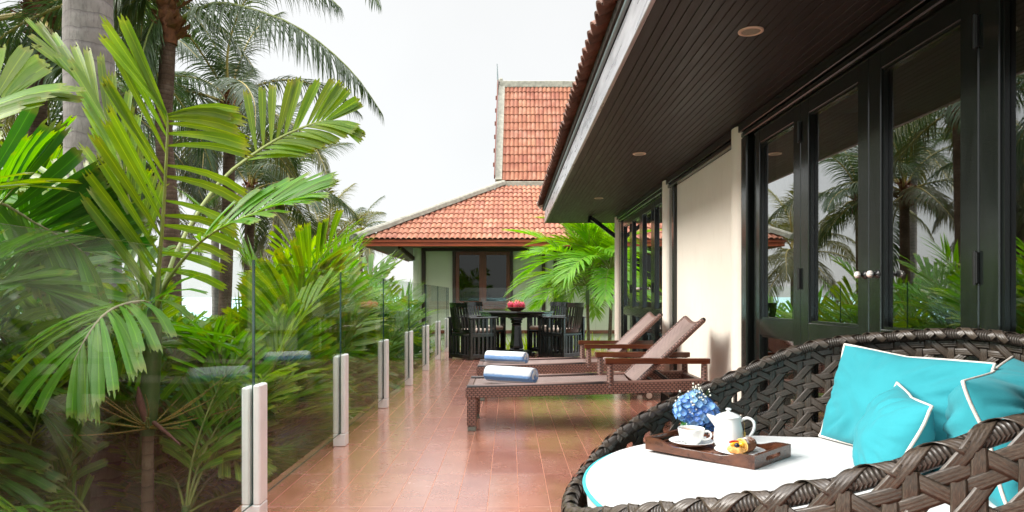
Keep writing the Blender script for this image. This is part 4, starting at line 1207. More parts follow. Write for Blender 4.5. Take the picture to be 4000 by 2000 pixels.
o = part('teaspoon', sp_, m_steel); tag(o, 'small steel teaspoon resting on the saucer beside the cup', 'spoon')
# teapot
tp = TP(.195, .172); t = thing('teapot', 'tall white porcelain teapot with lid knob and looped handle', 'teapot', (tp.x, tp.y, ZF))
mb = MB(); mb.lathe([(.001, .001), (.040, .001), (.043, .004), (.0455, .012), (.0465, .028), (.0455, .045), (.042, .066), (.038, .084), (.0365, .096), (.0378, .099)], (0, 0, 0), 56); part('pot_body', mb, m_porc, t)
mb = MB(); mb.lathe([(.0385, .0985), (.039, .1015), (.036, .104), (.026, .109), (.012, .114), (.0055, .116), (.0048, .1185), (.0085, .1215), (.0092, .1245), (.006, .127), (.001, .1275)], (0, 0, 0), 48); part('lid', mb, m_porc, t)
sdv = V((-.96, .28, 0)).normalized(); sside = V((-sdv.y, sdv.x, 0))
mb = MB()
def spout(u, v):
    # a lip drawn out of the upper wall
    a = 2 * PI * u; c = sdv * (.026 + .040 * v) + V((0, 0, .066 + .038 * v ** .8)); r1 = .016 * (1 - v) + .0075 * v; r2 = .034 * (1 - v) ** 1.2 + .0052
    return c + sside * math.cos(a) * r1 + (V((0, 0, 1)) * .9 + sdv * -.35 * v) * math.sin(a) * r2 * .72
mb.grid(spout, 24, 12, True, True); part('spout', mb, m_porc, t)
mb = MB(); hd = -sdv
hp = catmull([hd * .034 + V((0, 0, .088)), hd * .056 + V((0, 0, .098)), hd * .0745 + V((0, 0, .088)), hd * .076 + V((0, 0, .066)), hd * .064 + V((0, 0, .042)), hd * .044 + V((0, 0, .028))], 26)
mb.tube(hp, [.0048] * 27, 12, sx=1.35); part('handle', mb, m_porc, t)
m_tag = simple('gold_tea_tag', (.45, .33, .08), .5, .4, 200)
mb = MB(); a = hd * .0475 + sside * .012; mb.box(a.x - .0012, a.x + .0012, a.y - .006, a.y + .006, .030, .056); mb.tube([(a.x - .005, a.y, .098), (a.x, a.y, .08), (a.x, a.y, .056)], .0005, 4); part('tea_bag_tag', mb, m_tag, t)
# plate with pastries
pc = TP(.262, .118); pc.z = ZF
mb = MB(); mb.lathe([(.001, .003), (.045, .003), (.05, .005), (.074, .0135), (.0765, .0145), (.074, .0155), (.05, .0085), (.001, .007)], (0, 0, 0), 56)
o = part('plate', mb, m_porc); o.location = pc; tag(o, 'small white plate holding two pastries at the near end of the tray', 'plate')
m_pastry = M('golden_pastry'); _v = m_pastry.coords(); _n = m_pastry.noise(_v, 60, 5, .6); m_pastry = m_pastry.pbr(m_pastry.ramp(_n, [(.3, (.50, .20, .04)), (.6, (.72, .40, .12)), (.8, (.80, .55, .24))]), .5, 0, .4, m_pastry.bump(_n, .6, .004))
m_crust = M('sugared_brown_crust'); _v = m_crust.coords(); _n = m_crust.noise(_v, 90, 5, .6); _d = m_crust.noise(_v, 38, 5, .7)
_g = m_crust.n('NewGeometry'); _s = m_crust.n('SeparateXYZ'); m_crust.l(_g.outputs['Normal'], _s.inputs[0])
_k = m_crust.math('MULTIPLY', m_crust.rng(_s.outputs[2], .3, .95, 0, 1), m_crust.rng(_d, .42, .58, 0, 1))
m_crust = m_crust.pbr(m_crust.mixc(_k, m_crust.ramp(_n, [(.3, (.085, .028, .012)), (.7, (.25, .10, .045))]), (.85, .83, .80)), .7, 0, .3, m_crust.bump(_n, .5, .003))
m_fill = simple('yellow_pastry_layers', (.75, .48, .13), .6, .3, 120)
m_yel = simple('yellow_peach_slice', (.85, .48, .02), .3, .2, 60, coat=.5)
m_blue = simple('blueberry', (.012, .012, .03), .35, .3, 60)
m_red = simple('red_fruit_glaze', (.55, .03, .015), .15, .3, 60, coat=.6)
up = V((0, 0, 1))
t = thing('fruit_danish', 'small fruit danish topped with a blueberry, yellow peach and red glaze', 'pastry', (pc.x, pc.y, pc.z + .008))
dc = V((-.016, -.020, 0))
mb = MB(); mb.grid(lambda u, v: dc + V((math.cos(2 * PI * u) * .028 * math.sin(PI * v) ** .6 * (1 + .12 * math.cos(5 * 2 * PI * u)), math.sin(2 * PI * u) * .024 * math.sin(PI * v) ** .6 * (1 + .1 * math.sin(7 * 2 * PI * u)), .011 - .011 * math.cos(PI * v) * (1 + .2 * math.sin(3 * 2 * PI * u)))), 40, 14, True, True); part('dough', mb, m_pastry, t)
def blob(nm, c, r, m, sq=(1, 1, 1), rot_=0):
    mb = MB(); cr, sr = math.cos(rot_), math.sin(rot_)
    def f(u, v):
        x, y, z = math.cos(2 * PI * u) * math.sin(PI * v) * r * sq[0], math.sin(2 * PI * u) * math.sin(PI * v) * r * sq[1], -math.cos(PI * v) * r * sq[2]
        return V(c) + V((x * cr - y * sr, x * sr + y * cr, z))
    mb.grid(f, 20, 12, True, True); return part(nm, mb, m, t)
blob('peach_slice', dc + V((-.004, .006, .026)), .012, m_yel, (1.4, .7, .6), .3); blob('glazed_cherry', dc + V((-.007, .010, .032)), .011, m_red, (1.5, .6, .45), .2)
blob('blueberry', dc + V((-.004, -.012, .026)), .0078, m_blue); blob('peach_slice', dc + V((.014, -.002, .027)), .0085, m_yel)
blob('peach_slice', dc + V((.016, .010, .022)), .009, m_yel, (1.3, .7, .7), 1)
t = thing('sugared_pastry_roll', 'brown pastry roll dusted with icing sugar, its cut end showing yellow layers', 'pastry', (pc.x, pc.y, pc.z + .008))
ra = V((.72, .42, .05)).normalized(); rs = ra.cross(up).normalized(); ru = rs.cross(ra); rc = V((.018, -.004, .023))
mb = MB()
def roll(u, v):
    r = .0235 * (1 if v < .6 else math.sqrt(max(0, 1 - ((v - .6) / .4) ** 2))) * (1 + .04 * math.sin(3 * 2 * PI * u))
    return rc + ra * (-.020 + .052 * v) + rs * math.cos(2 * PI * u) * r + ru * math.sin(2 * PI * u) * r * .95
mb.grid(roll, 32, 14, True, True); part('crust', mb, m_crust, t)
mb = MB()
for q in range(5):
    r0 = .0235 * (1 - q / 5); r1 = .0235 * (1 - (q + .62) / 5); o0 = rc - ra * (.0205 + .0025 * (q % 2)); o1 = rc - ra * (.0225)
    vs = []
    for i in range(28):
        a = 2 * PI * i / 28; d_ = rs * math.cos(a) + ru * math.sin(a) * .95; vs += [o0 + d_ * r0, o1 + d_ * r1]
    mb.add(vs, [(2 * i, 2 * i + 1, (2 * i + 3) % 56, (2 * i + 2) % 56) for i in range(28)], None, True)
mb.add([rc - ra * .0206 + (rs * math.cos(2 * PI * i / 28) + ru * math.sin(2 * PI * i / 28)) * .0225 for i in range(28)], [tuple(range(28))])
part('cut_end', mb, m_fill, t)
# vase and bouquet behind the tray
VC = V((.640, 2.375, .508))
mb = MB(); mb.lathe([(.001, .0), (.040, .0), (.043, .004), (.044, .050), (.042, .060), (.039, .060), (.04, .01), (.001, .008)], (0, 0, 0), 40)
o = part('vase', mb, m_green); o.location = VC; tag(o, 'low round glass vase lined with green leaf, behind the tray', 'vase')
bq = thing('flower_bouquet', 'bunch of blue hydrangea with white gypsophila in the low vase', 'flowers', (VC.x, VC.y, VC.z + .07))
m_petal = M('blue_petals'); _oi = m_petal.n('ObjectInfo'); _uv = m_petal.n('TexCoord').outputs['UV']; _sp = m_petal.n('SeparateXYZ'); m_petal.l(_uv, _sp.inputs[0])
_c = m_petal.ramp(_oi.outputs['Random'], [(0, (.09, .21, .60)), (.4, (.14, .33, .72)), (.75, (.22, .46, .80)), (1, (.36, .58, .82))])
_c = m_petal.mixc(m_petal.rng(_sp.outputs[1], 0, .6, .55, 0), _c, (.55, .72, .86))
_b = m_petal.n('BsdfPrincipled', Roughness=.6); m_petal.l(_c, _b.inputs['Base Color']); _t = m_petal.n('BsdfTranslucent'); m_petal.l(_c, _t.inputs[0]); _x = m_petal.n('MixShader'); _x.inputs[0].default_value = .3
m_petal.l(_b.outputs[0], _x.inputs[1]); m_petal.l(_t.outputs[0], _x.inputs[2]); m_petal.l(_x.outputs[0], m_petal.o.inputs[0]); m_petal = m_petal.m
def floret():
    t = MB()
    for k in range(4):
        a = k * PI / 2; ca, sa = math.cos(a), math.sin(a)
        def f(u, v):
            w_ = .0085 * math.sin(PI * (.12 + .80 * v)) ; x_ = .0125 * v; y_ = (u - .5) * 2 * w_; z_ = .0035 * v * v + .002 * (abs(u - .5) * 2) ** 2 - .001 * math.sin(v * 7)
            return (x_ * ca - y_ * sa, x_ * sa + y_ * ca, z_)
        t.grid(f, 4, 4)
    return t.mesh('floret')
fm = floret(); fm.materials.append(m_petal)
HC = VC + V((.004, 0, .098)); fr_ = random.Random(5)
heads = [(HC + V((-.028, -.012, .002)), .043), (HC + V((.030, -.012, -.010)), .045), (HC + V((.000, -.004, .022)), .043), (HC + V((.0, -.03, -.022)), .036), (HC + V((.0, .03, 0)), .04), (HC + V((.055, -.022, -.040)), .026)]
for hc, hr in heads:
    for k in range(46 if hr > .03 else 18):
        ph = math.acos(1 - 1.75 * (k + .5) / 46) if hr > .03 else math.acos(1 - 2 * (k + .5) / 18); th = k * 2.39996 + hr * 50
        n_ = V((math.cos(th) * math.sin(ph), math.sin(th) * math.sin(ph), math.cos(ph))); p = hc + n_ * hr * fr_.uniform(.86, 1.06)
        n2 = (n_ + V((fr_.uniform(-.35, .35), fr_.uniform(-.35, .35), fr_.uniform(-.3, .3)))).normalized()
        o = part('floret', fm, None, bq, world=True, loc=p, scale=fr_.uniform(.8, 1.2)); o.rotation_euler = n2.to_track_quat('Z', 'Y').to_euler()
m_stem = simple('green_flower_stem', (.10, .20, .04), .6, .2, 20)
m_gyp = simple('white_gypsophila', (.78, .76, .66), .8, .1, 60)
mb = MB(); st = MB()
for k in range(70):
    if k < 40: cen = HC + V((.008, -.02, .058)) ; sprd = (.036, .026, .020)
    elif k < 55: cen = HC + V((-.020, -.05, .008)); sprd = (.014, .010, .026)
    else: cen = HC + V((-.062, -.01, .020)); sprd = (.012, .012, .026)
    p = cen + V((fr_.gauss(0, .5) * sprd[0], fr_.gauss(0, .5) * sprd[1], fr_.gauss(0, .6) * sprd[2]))
    if k > 35 and k < 41: p = HC + V((-.012 + k % 3 * .009, -.02, .082 + .004 * (k % 4)))
    r = fr_.uniform(.0026, .0040)
    mb.grid(lambda u, v: p + V((math.cos(2 * PI * u) * math.sin(PI * v), math.sin(2 * PI * u) * math.sin(PI * v), -math.cos(PI * v))) * r * (1 + .15 * math.sin(5 * u * 2 * PI)), 8, 5, True, True)
    st.tube([p, p * .6 + HC * .4], .0005, 4)
part('gypsophila_blossoms', mb, m_gyp, bq, world=True, kind='stuff'); part('stems', st, m_stem, bq, world=True, kind='stuff')
mb = MB()
for k in range(5):
    a = k * 1.3 + 1; p = VC + V((0, 0, .055)); d_ = V((math.cos(a), math.sin(a), -.1))
    sd_ = V((-math.sin(a), math.cos(a), 0)); mb.grid(lambda u, v: p + d_ * .065 * v + sd_ * (u - .5) * .04 * math.sin(PI * min(1, v * .9 + .1)) + V((0, 0, .012 * math.sin(v * PI) - .012 * v)), 4, 6)
part('collar_leaves', mb, m_green, bq, world=True)
# ================================================================ foliage
m_leafY = leafmat('lime_palm_leaf', (.085, .175, .016), (.20, .27, .03), .55, .40, .42)
m_leafG = leafmat('green_palm_leaf', (.058, .165, .016), (.13, .24, .028), .45, .38, .36)
m_leafD = leafmat('deep_green_palm_leaf', (.022, .10, .014), (.05, .15, .02), .35, .34, .28)
m_leafB = leafmat('bright_areca_leaf', (.09, .24, .02), (.23, .36, .04), .5, .42, .42)
m_coco = leafmat('coconut_leaflet', (.030, .062, .022), (.085, .11, .035), .4, .36, .22)
m_cocoY = leafmat('aged_coconut_leaflet', (.07, .085, .025), (.17, .15, .045), .4, .4, .25)
m_rachis = simple('yellow_green_leaf_stalk', (.20, .24, .05), .5, .2, 6)
m_rachisY = simple('straw_coloured_leaf_stalk', (.36, .28, .07), .5, .2, 6)
m_rachisB = simple('pale_brown_leaf_stalk', (.30, .26, .16), .6, .2, 6)
def trunkmat(name, c1, c2, c3, rings=9.0, bumpd=.01):
    m = M(name); v = m.coords('Object', (1, 1, 1), False); sp = m.n('SeparateXYZ'); m.l(v, sp.inputs[0])
    n = m.noise(v, 3.0, 5); zz = m.math('ADD', m.math('MULTIPLY', sp.outputs[2], rings), m.math('MULTIPLY', n, 1.3))
    f = m.math('FRACT', zz); rg = m.math('POWER', f, 5.0)
    big = m.noise(v, 4, 6, .65); fine = m.noise(m.coords('Object', (1, 1, .22), False), 55, 5, .7)
    c = m.ramp(big, [(.3, c1), (.55, c2), (.75, c3)]); c = m.mixc(m.rng(rg, .2, 1, 0, .65), c, tuple(x * .35 for x in c1))
    c = m.mixc(m.rng(fine, .5, .72, 0, .5), c, tuple(x * .4 for x in c1))
    h = m.math('ADD', m.math('MULTIPLY', rg, -1.0), m.math('MULTIPLY', fine, .7))
    return m.pbr(c, .9, 0, .2, m.bump(h, .8, bumpd))
m_trunkG = trunkmat('grey_coconut_bark', (.15, .13, .12), (.235, .21, .195), (.31, .285, .265), 9.5, .014)
m_trunkB = trunkmat('brown_palm_bark', (.06, .035, .022), (.12, .075, .052), (.18, .13, .10), 16, .02)
m_trunkS = trunkmat('ringed_slim_bark', (.10, .06, .045), (.18, .12, .085), (.26, .20, .15), 12, .004)
m_shaft = simple('green_crownshaft', (.07, .13, .035), .4, .3, 5, stretch=(6, 6, .6))
m_fibre = simple('brown_leaf_fibre', (.17, .065, .03), .95, .5, 20, bump=.8, bscale=40, objvar=.3)

def leaflet(mb, p, d, wdir, L, wid, droop, jag, nseg=4, fold=.22, twist=0, rr=rnd):
    d = d.normalized(); w_ = (wdir - d * wdir.dot(d)).normalized(); nn = d.cross(w_)
    vs = []; uvs = []; pos = V(p); st = L / nseg
    for i in range(nseg + 1):
        t = i / nseg
        if jag: wd = wid * (.22 + .95 * t ** .75) if t < .75 else wid * (1.0 - .15 * (t - .75) * 4 * .3)
        else: wd = wid * min(1, .35 + t * 3) * (1 - t ** 1.6) + .0008
        nn = d.cross(w_)
        vs += [pos - w_ * wd * .5 + nn * fold * wd, pos, pos + w_ * wd * .5 + nn * fold * wd]; uvs += [(0, t), (.5, t), (1, t)]
        if i < nseg:
            d2 = d + V((0, 0, -droop * (1.0 / nseg) * (.5 + t))); d2.normalize(); pos = pos + (d + d2).normalized() * st; d = d2
            w_ = (w_ - d * w_.dot(d)).normalized()
            if twist: w_ = (w_ + d.cross(w_) * twist / nseg).normalized()
    fs = []
    for i in range(nseg): a = i * 3; fs += [(a, a + 1, a + 4, a + 3), (a + 1, a + 2, a + 5, a + 4)]
    b = nseg * 3
    if jag:
        l, m_, r = vs[b], vs[b + 1], vs[b + 2]; e_ = L * .07
        t1 = l.lerp(m_, .25) + d * e_ * rr.uniform(.4, 1.6); t2 = l.lerp(m_, .6) + d * e_ * rr.uniform(-.1, .4); t3 = m_ + d * e_ * rr.uniform(.7, 1.8); t4 = m_.lerp(r, .45) + d * e_ * rr.uniform(-.1, .4); t5 = m_.lerp(r, .8) + d * e_ * rr.uniform(.4, 1.6)
        n0 = len(vs); vs += [t1, t2, t3, t4, t5]; uvs += [(.1, 1)] * 5
        fs += [(b, n0 + 1, n0), (b, b + 1, n0 + 1), (b + 1, n0 + 2, n0 + 1), (b + 1, n0 + 3, n0 + 2), (b + 1, b + 2, n0 + 3), (b + 2, n0 + 4, n0 + 3)]
    mb.add(vs, fs, uvs, True)
def build_frond(path, n, Lmax, wid, start=.12, a0=65, a1=25, lift=.25, droop=.5, jag=True, up=None, prof=None, rr=None, sides=(1, -1), rach=.008, separate=False, fold=.22, jitter=.08, nseg=4, bunch=0, yellow=None):
    """returns (rachis MB, leaf MB or list of leaf MBs)"""
    rr = rr or rnd; N = 60; pts = catmull(path, N) if len(path) > 2 else [V(path[0]).lerp(V(path[1]), i / N) for i in range(N + 1)]
    rm = MB(); rm.tube([pts[i] for i in range(0, N + 1, 4)], [rach * (1.25 - i / N * 1.05) for i in range(0, N + 1, 4)], 6)
    leaves = []; allm = MB()
    for k in range(n):
        f = start + (1 - start) * (k + .3) / n
        for sd_ in sides:
            ff = min(.999, f + rr.uniform(-.3, .3) / n * (1 - start))
            if bunch: ff = min(.999, start + (1 - start) * ((int(k / bunch) * bunch + (k % bunch) * .55 + .4) / n))
            x = ff * N; i = int(x); p = pts[i].lerp(pts[min(i + 1, N)], x - i)
            T = (pts[min(i + 2, N)] - pts[max(i - 1, 0)]).normalized()
            U = V(up) if up is not None else V((0, 0, 1))
            S = T.cross(U); S = S.normalized() if S.length > .05 else V((1, 0, 0)); Nn = S.cross(T).normalized()
            g = (ff - start) / (1 - start)
            al = math.radians(a0 + (a1 - a0) * g + rr.uniform(-5, 5))
            lf = lift + rr.uniform(-jitter, jitter)
            d = T * math.cos(al) + (S * sd_ * math.cos(lf) + Nn * math.sin(lf)) * math.sin(al)
            L = Lmax * (prof(g) if prof else (math.sin(PI * (.16 + .74 * g)) ** .7)) * rr.uniform(.92, 1.06)
            wd = wid * rr.uniform(.8, 1.15) * (1 if g < .85 else .8)
            t = MB() if separate else allm
            leaflet(t, p, d, T * sd_, L, wd, droop * rr.uniform(.7, 1.3), jag, nseg, fold, rr.uniform(-.25, .25), rr)
            if separate: leaves.append(t)
    return rm, (leaves if separate else allm)

# ---- shared frond meshes (local: base at origin, grows towards +X, up +Z)
def arch(L, el, sag, n=5):
    pts = [V((0, 0, 0))]; a = math.radians(el); st = L / n
    for i in range(n): pts.append(pts[-1] + V((math.cos(a), 0, math.sin(a))) * st); a -= math.radians(sag) / n
    return pts
def frond_pair(name, path, mats, **kw):
    rm, lm = build_frond(path, **kw)
    m1 = lm.mesh(name); m1.materials.append(mats[0]); m2 = rm.mesh(name + '_stalk'); m2.materials.append(mats[1])
    # one mesh with two slots keeps a frond one object
    c = MB(); c.v = lm.v + rm.v; off = len(lm.v); c.f = lm.f + [tuple(i + off for i in f) for f in rm.f]; c.uv = lm.uv + rm.uv; c.sm = lm.sm + rm.sm
    me = c.mesh(name); me.materials.append(mats[0]); me.materials.append(mats[1])
    me.polygons.foreach_set('material_index', [0] * len(lm.f) + [1] * len(rm.f)); me.update(); return me
R_ = random.Random(11)
cprof = lambda g: (math.sin(PI * min(1, .20 + .80 * g)) ** .55) * .95 + .05
def coco_set(mats, sd):
    out_ = []
    for (el, sag) in ((80, 55), (62, 78), (42, 95), (20, 85), (0, 75), (-28, 45)):
        rr = random.Random(sd + el); path = arch(3.4, el, sag, 6)
        path = [p + V((0, .10 * math.sin(i * .9 + sd), 0)) for i, p in enumerate(path)]
        out_.append(frond_pair('frond', path, mats, n=84, Lmax=.86, wid=.034, start=.16, a0=68, a1=30, lift=.1, droop=2.2 if el < 60 else 1.5, jag=False, prof=cprof, rr=rr, rach=.028, fold=.25, jitter=.22, nseg=4))
    return out_
coco = coco_set((m_coco, m_rachisY), 3); cocoY = coco_set((m_cocoY, m_rachisY), 5)
aprof = lambda g: math.sin(PI * (.18 + .70 * g)) ** .6
def mac_set(mats, sd, n=15, L=1.35, Lm=.46, wd=.052, jag=True):
    out_ = []
    for (el, sag) in ((82, 40), (65, 60), (48, 75), (28, 80), (5, 60)):
        rr = random.Random(sd + el); out_.append(frond_pair('frond', arch(L, el, sag, 5), mats, n=n, Lmax=Lm, wid=wd, start=.22, a0=58, a1=22, lift=.30, droop=.55, jag=jag, prof=aprof, rr=rr, rach=.010, fold=.16, jitter=.10, nseg=3))
    return out_
macY = mac_set((m_leafY, m_rachis), 1); macG = mac_set((m_leafG, m_rachis), 2); macD = mac_set((m_leafD, m_rachis), 3)
areca = mac_set((m_leafB, m_rachis), 4, 30, 1.75, .56, .052, False)
areD = mac_set((m_leafG, m_rachis), 6, 24, 1.5, .50, .034, False)

def fibre_head(t, p, r, s=1.0, rr=None):
    mb = MB()
    for k in range(110):
        a = rr.uniform(0, 2 * PI); z = rr.uniform(-.40, .30) * s; d = V((math.cos(a), math.sin(a), rr.uniform(.1, 1.1))).normalized()
        bl_ = r * (.55 + .55 * math.sin(PI * min(1, max(0, (z / s + .42) / .75)))); q = p + V((math.cos(a) * bl_, math.sin(a) * bl_, z)); sd_ = (V((-math.sin(a), math.cos(a), rr.uniform(-.5, .5)))) * rr.uniform(.02, .05) * s
        tip = q + d * rr.uniform(.06, .17) * s
        mb.add([q - sd_, q + sd_, tip + sd_ * .6, tip - sd_ * .5 + V((0, 0, .03))], [(0, 1, 2, 3)])
    mb.tube([p + V((0, 0, -.45 * s)), p + V((0, 0, -.2 * s)), p + V((0, 0, .05 * s)), p + V((0, 0, .35 * s))], [r * .75, r * .95, r * .95, r * .3], 14)
    part('leaf_base_fibre', mb, m_fibre, t, world=True)
def palm_trunk(t, pts, r0, r1, mat, n=18, N=40, flare=1.25):
    P_ = catmull(pts, N); rr = random.Random(int(abs(pts[0][0]) * 100)); mb = MB()
    R = [(r0 + (r1 - r0) * (i / N)) * (1 + (flare - 1) * (1 - smooth(0, .12, i / N))) * (1 + rr.uniform(-.015, .015)) for i in range(N + 1)]
    mb.tube(P_, R, n); return part('trunk', mb, mat, t, world=True)
def coconut(label, x, y, zc, r=.11, lean=(0, 0), nf=17, sc=1.0, sd=0, set_=None, tm=None, grp='coconut palms beyond the balustrade', hang=True):
    rr = random.Random(sd + 100); t = thing('coconut_palm', label, 'palm tree', (x, y, -3), 0, grp)
    top = V((x, y, zc)); b = V((x - lean[0], y - lean[1], -3.05)); mid = b.lerp(top, .5) + V((lean[0] * .15, lean[1] * .15, 0))
    palm_trunk(t, [b, mid, top], r * 1.15, r * .9, tm or m_trunkB)
    fibre_head(t, top, r * 1.1, 1, rr)
    for k in range(nf):
        g = k / (nf - 1); vi = min(5, int(g * 6)) if hang else min(4, int(g * 5)); st_ = (set_ or coco)
        if g > .7 and rr.random() < .5: st_ = cocoY
        o = part('frond', st_[vi], None, t, world=True, loc=top + V((0, 0, .12 * (1 - g))), scale=sc * rr.uniform(.88, 1.1)); o.rotation_euler = (rr.uniform(-.12, .12), rr.uniform(-.1, .1), k * 2.39996 + sd)
    return t
# big grey trunk close to the terrace
t = thing('coconut_palm', 'thick pale grey coconut palm trunk rising close to the terrace at the left', 'palm tree', (-2.95, 4.9, -3), 0, 'coconut palms beyond the balustrade')
def PP(px, py, Y): return P(px, py, Y)
palm_trunk(t, [PP(402, 3200, 4.9), PP(402, 1990, 4.9), PP(385, 1500, 4.9), PP(362, 900, 4.9), PP(352, 450, 4.9), PP(345, 0, 4.9), PP(352, -700, 4.9), PP(375, -1500, 4.9)], .196, .142, m_trunkG, 28, 60, 1.0)
top = PP(375, -1500, 4.9)
fibre_head(t, top, .16, 1, random.Random(3))
for k in range(9):
    g = k / 8; o = part('frond', coco[min(3, int(g * 4))], None, t, world=True, loc=top, scale=1.1); o.rotation_euler = (0, 0, k * 2.39996)
# dark palm with its crown at the top edge
t = thing('coconut_palm', 'brown coconut palm with shaggy crown base and one long frond across the sky', 'palm tree', (-4.6, 9, -3), 0, 'coconut palms beyond the balustrade')
cB = PP(660, 20, 9.0)
palm_trunk(t, [PP(690, 2300, 9), PP(668, 1000, 9), PP(640, 520, 9), PP(650, 300, 9), PP(662, 90, 9)], .125, .088, m_trunkB)
fibre_head(t, cB, .135, 1.15, random.Random(8))
hp = [PP(690, 90, 9.0), PP(745, 50, 8.95), PP(850, 12, 8.8), PP(990, 38, 8.6), PP(1150, 100, 8.4), PP(1290, 200, 8.3), PP(1400, 310, 8.2), PP(1490, 440, 8.2)]
rm, lm = build_frond(hp, n=105, Lmax=.66, wid=.030, start=.17, a0=72, a1=28, lift=-.25, droop=3.6, jag=False, prof=lambda g: (1 - smooth(.55, 1.0, g) * .72) * (.65 + .35 * smooth(0, .12, g)), rr=random.Random(21), rach=.024, jitter=.3, nseg=5)
o = part('frond', lm, m_coco, t, world=True, label='long frond arching to the right across the sky'); part('stalk', rm, m_rachis, o, world=True)
for i, (pp_, L_) in enumerate([([(690, 30), (760, -60), (900, -110), (1080, -110), (1230, -50), (1330, 30)], .62), ([(670, 0), (720, -120), (900, -230), (1150, -240), (1400, -120), (1480, 20)], .6),
                     ([(640, 20), (560, -10), (430, 60), (320, 200), (260, 380)], .6), ([(650, 10), (610, -60), (560, -90), (480, -60), (420, 20), (400, 120)], .6), ([(650, 60), (600, 90), (560, 200), (545, 330)], .5)]):
    rm, lm = build_frond([PP(a, b, 9 - .12 * j) for j, (a, b) in enumerate(pp_)], n=70, Lmax=L_, wid=.030, start=.2, a0=72, a1=30, lift=-.1, droop=3.0, jag=False, prof=cprof, rr=random.Random(31 + i), rach=.022, jitter=.3, nseg=4)
    o = part('frond', lm, m_coco, t, world=True); part('stalk', rm, m_rachis, o, world=True)
for k in range(5):
    o = part('frond', coco[1 + k % 4], None, t, world=True, loc=cB + V((0, 0, .2)), scale=.95); o.rotation_euler = (0, 0, .4 + k * .55 + 1.2)
# palms further out
coconut('coconut palm with full crown low right of the shaggy brown one, behind lime fronds', PXx(900, 13.5), 13.5, PZz(420, 13.5), .12, (.3, 0), 15, .85, 1)
coconut('coconut palm at the far left whose yellowing fronds droop behind the pale grey trunk', PXx(150, 9.5), 9.5, PZz(60, 9.5), .13, (.2, 0), 15, .95, 2)
coconut('dark crowned coconut palm between the pale grey trunk and the left edge', PXx(330, 12.5), 12.5, PZz(330, 12.5), .13, (0, 0), 15, .9, 4)
coconut('coconut palm low behind the first panes, its brown trunk crossing the sea', PXx(975, 17), 17, PZz(760, 17), .12, (.1, 0), 15, .78, 6)
coconut('coconut palm with a ragged crown to the right of the lime fronds', PXx(1085, 19.5), 19.5, PZz(790, 19.5), .11, (.2, 0), 15, .8, 9)
coconut('thin grey trunked coconut palm standing against the sea', PXx(838, 21), 21, PZz(560, 21), .115, (-.1, 0), 13, .8, 12, None, m_trunkG)
coconut('small coconut palm with olive fronds left of the pavilion roof corner', PXx(1270, 23), 23, PZz(1010, 23), .10, (0, 0), 18, .85, 15, cocoY)
coconut('tall coconut palm out at the shore edge, behind the others', PXx(520, 24), 24, PZz(420, 24), .12, (.4, 0), 13, .85, 18)
coconut('young coconut palm whose tip shows over the pavilion eave', PXx(1410, 34), 34, PZz(915, 34), .10, (0, 0), 12, .7, 19)
coconut('slender coconut palm left of the reflected crown, far out', -9.6, 14.5, 3.4, .11, (0, 0), 13, .9, 23)
coconut('coconut palm far beyond the first panes with a low dark crown', PXx(560, 16), 16, PZz(700, 16), .12, (0, 0), 13, .7, 29)

# ---- foreground macarthur palms, frond by frond
def hero(t, pts, mat, n, Lm, wd, label=None, rm_mat=None, **kw):
    rm, lv = build_frond(pts, n=n, Lmax=Lm, wid=wd, separate=True, **kw)
    fr_o = part('frond', rm, rm_mat or m_rachis, t, world=True, label=label)
    for q in lv: part('leaflet', q, mat, fr_o, world=True)
    return fr_o
HX = P(578, 1690, 3.8)
h1 = thing('fan_leaf_palm', 'slim ringed palm with jagged lime leaflets and a branched flower spray outside the glass', 'palm tree', (HX.x, HX.y, -3), 0, 'jagged leaf garden palms')
palm_trunk(h1, [P(575, 3600, 3.8), P(576, 2300, 3.8), P(578, 1690, 3.8)], .036, .031, m_trunkS, 16, 30, 1.3)
mb = MB(); mb.tube([P(578, 1700, 3.8), P(584, 1560, 3.8), P(596, 1380, 3.78), P(606, 1200, 3.74), P(612, 1080, 3.72)], [.036, .050, .046, .036, .022], 16); part('crownshaft', mb, m_shaft, h1, world=True)
q = dict(jag=True, nseg=4)
hero(h1, [P(606, 1240, 3.74), P(618, 1080, 3.70), P(640, 800, 3.6), P(655, 500, 3.5), P(652, 440, 3.48)], m_leafY, 15, .42, .050, 'tall frond with leaflets sweeping up left and level to the right', start=.27, a0=82, a1=78, lift=.12, droop=.55, up=(0, -1, .0), rr=random.Random(41), sides=(1,), rach=.012, fold=.14, prof=lambda g: .85 + .2 * math.sin(PI * g), **q)
hero(h1, [P(607, 1240, 3.73), P(618, 1080, 3.69), P(640, 800, 3.59), P(655, 500, 3.49), P(652, 440, 3.47)], m_leafY, 17, .60, .052, None, start=.10, a0=44, a1=20, lift=.10, droop=.06, up=(0, -1, .0), rr=random.Random(42), sides=(-1,), rach=.010, fold=.14, prof=lambda g: 1 - .25 * g, **q)
hero(h1, [P(604, 1230, 3.75), P(560, 1060, 3.7), P(500, 760, 3.75), P(400, 430, 3.8), P(230, 210, 3.9)], m_leafY, 17, .42, .046, 'frond reaching up to the left across the pale trunk', start=.30, a0=22, a1=6, lift=.25, droop=.06, up=(.5, -1, .2), rr=random.Random(43), rach=.012, fold=.15, prof=lambda g: 1 - .2 * g, **q)
hero(h1, [P(606, 1220, 3.76), P(700, 960, 4.0), P(850, 720, 4.3), P(995, 598, 4.45), P(1119, 524, 4.5), P(1243, 476, 4.5), P(1296, 470, 4.5)], m_leafY, 14, .43, .058, 'frond arching to the upper right against the sky', start=.50, a0=58, a1=22, lift=.10, droop=.06, up=(0, -1, .1), rr=random.Random(44), sides=(-1,), rach=.012, fold=.14, prof=lambda g: 1 - .5 * g, **q)
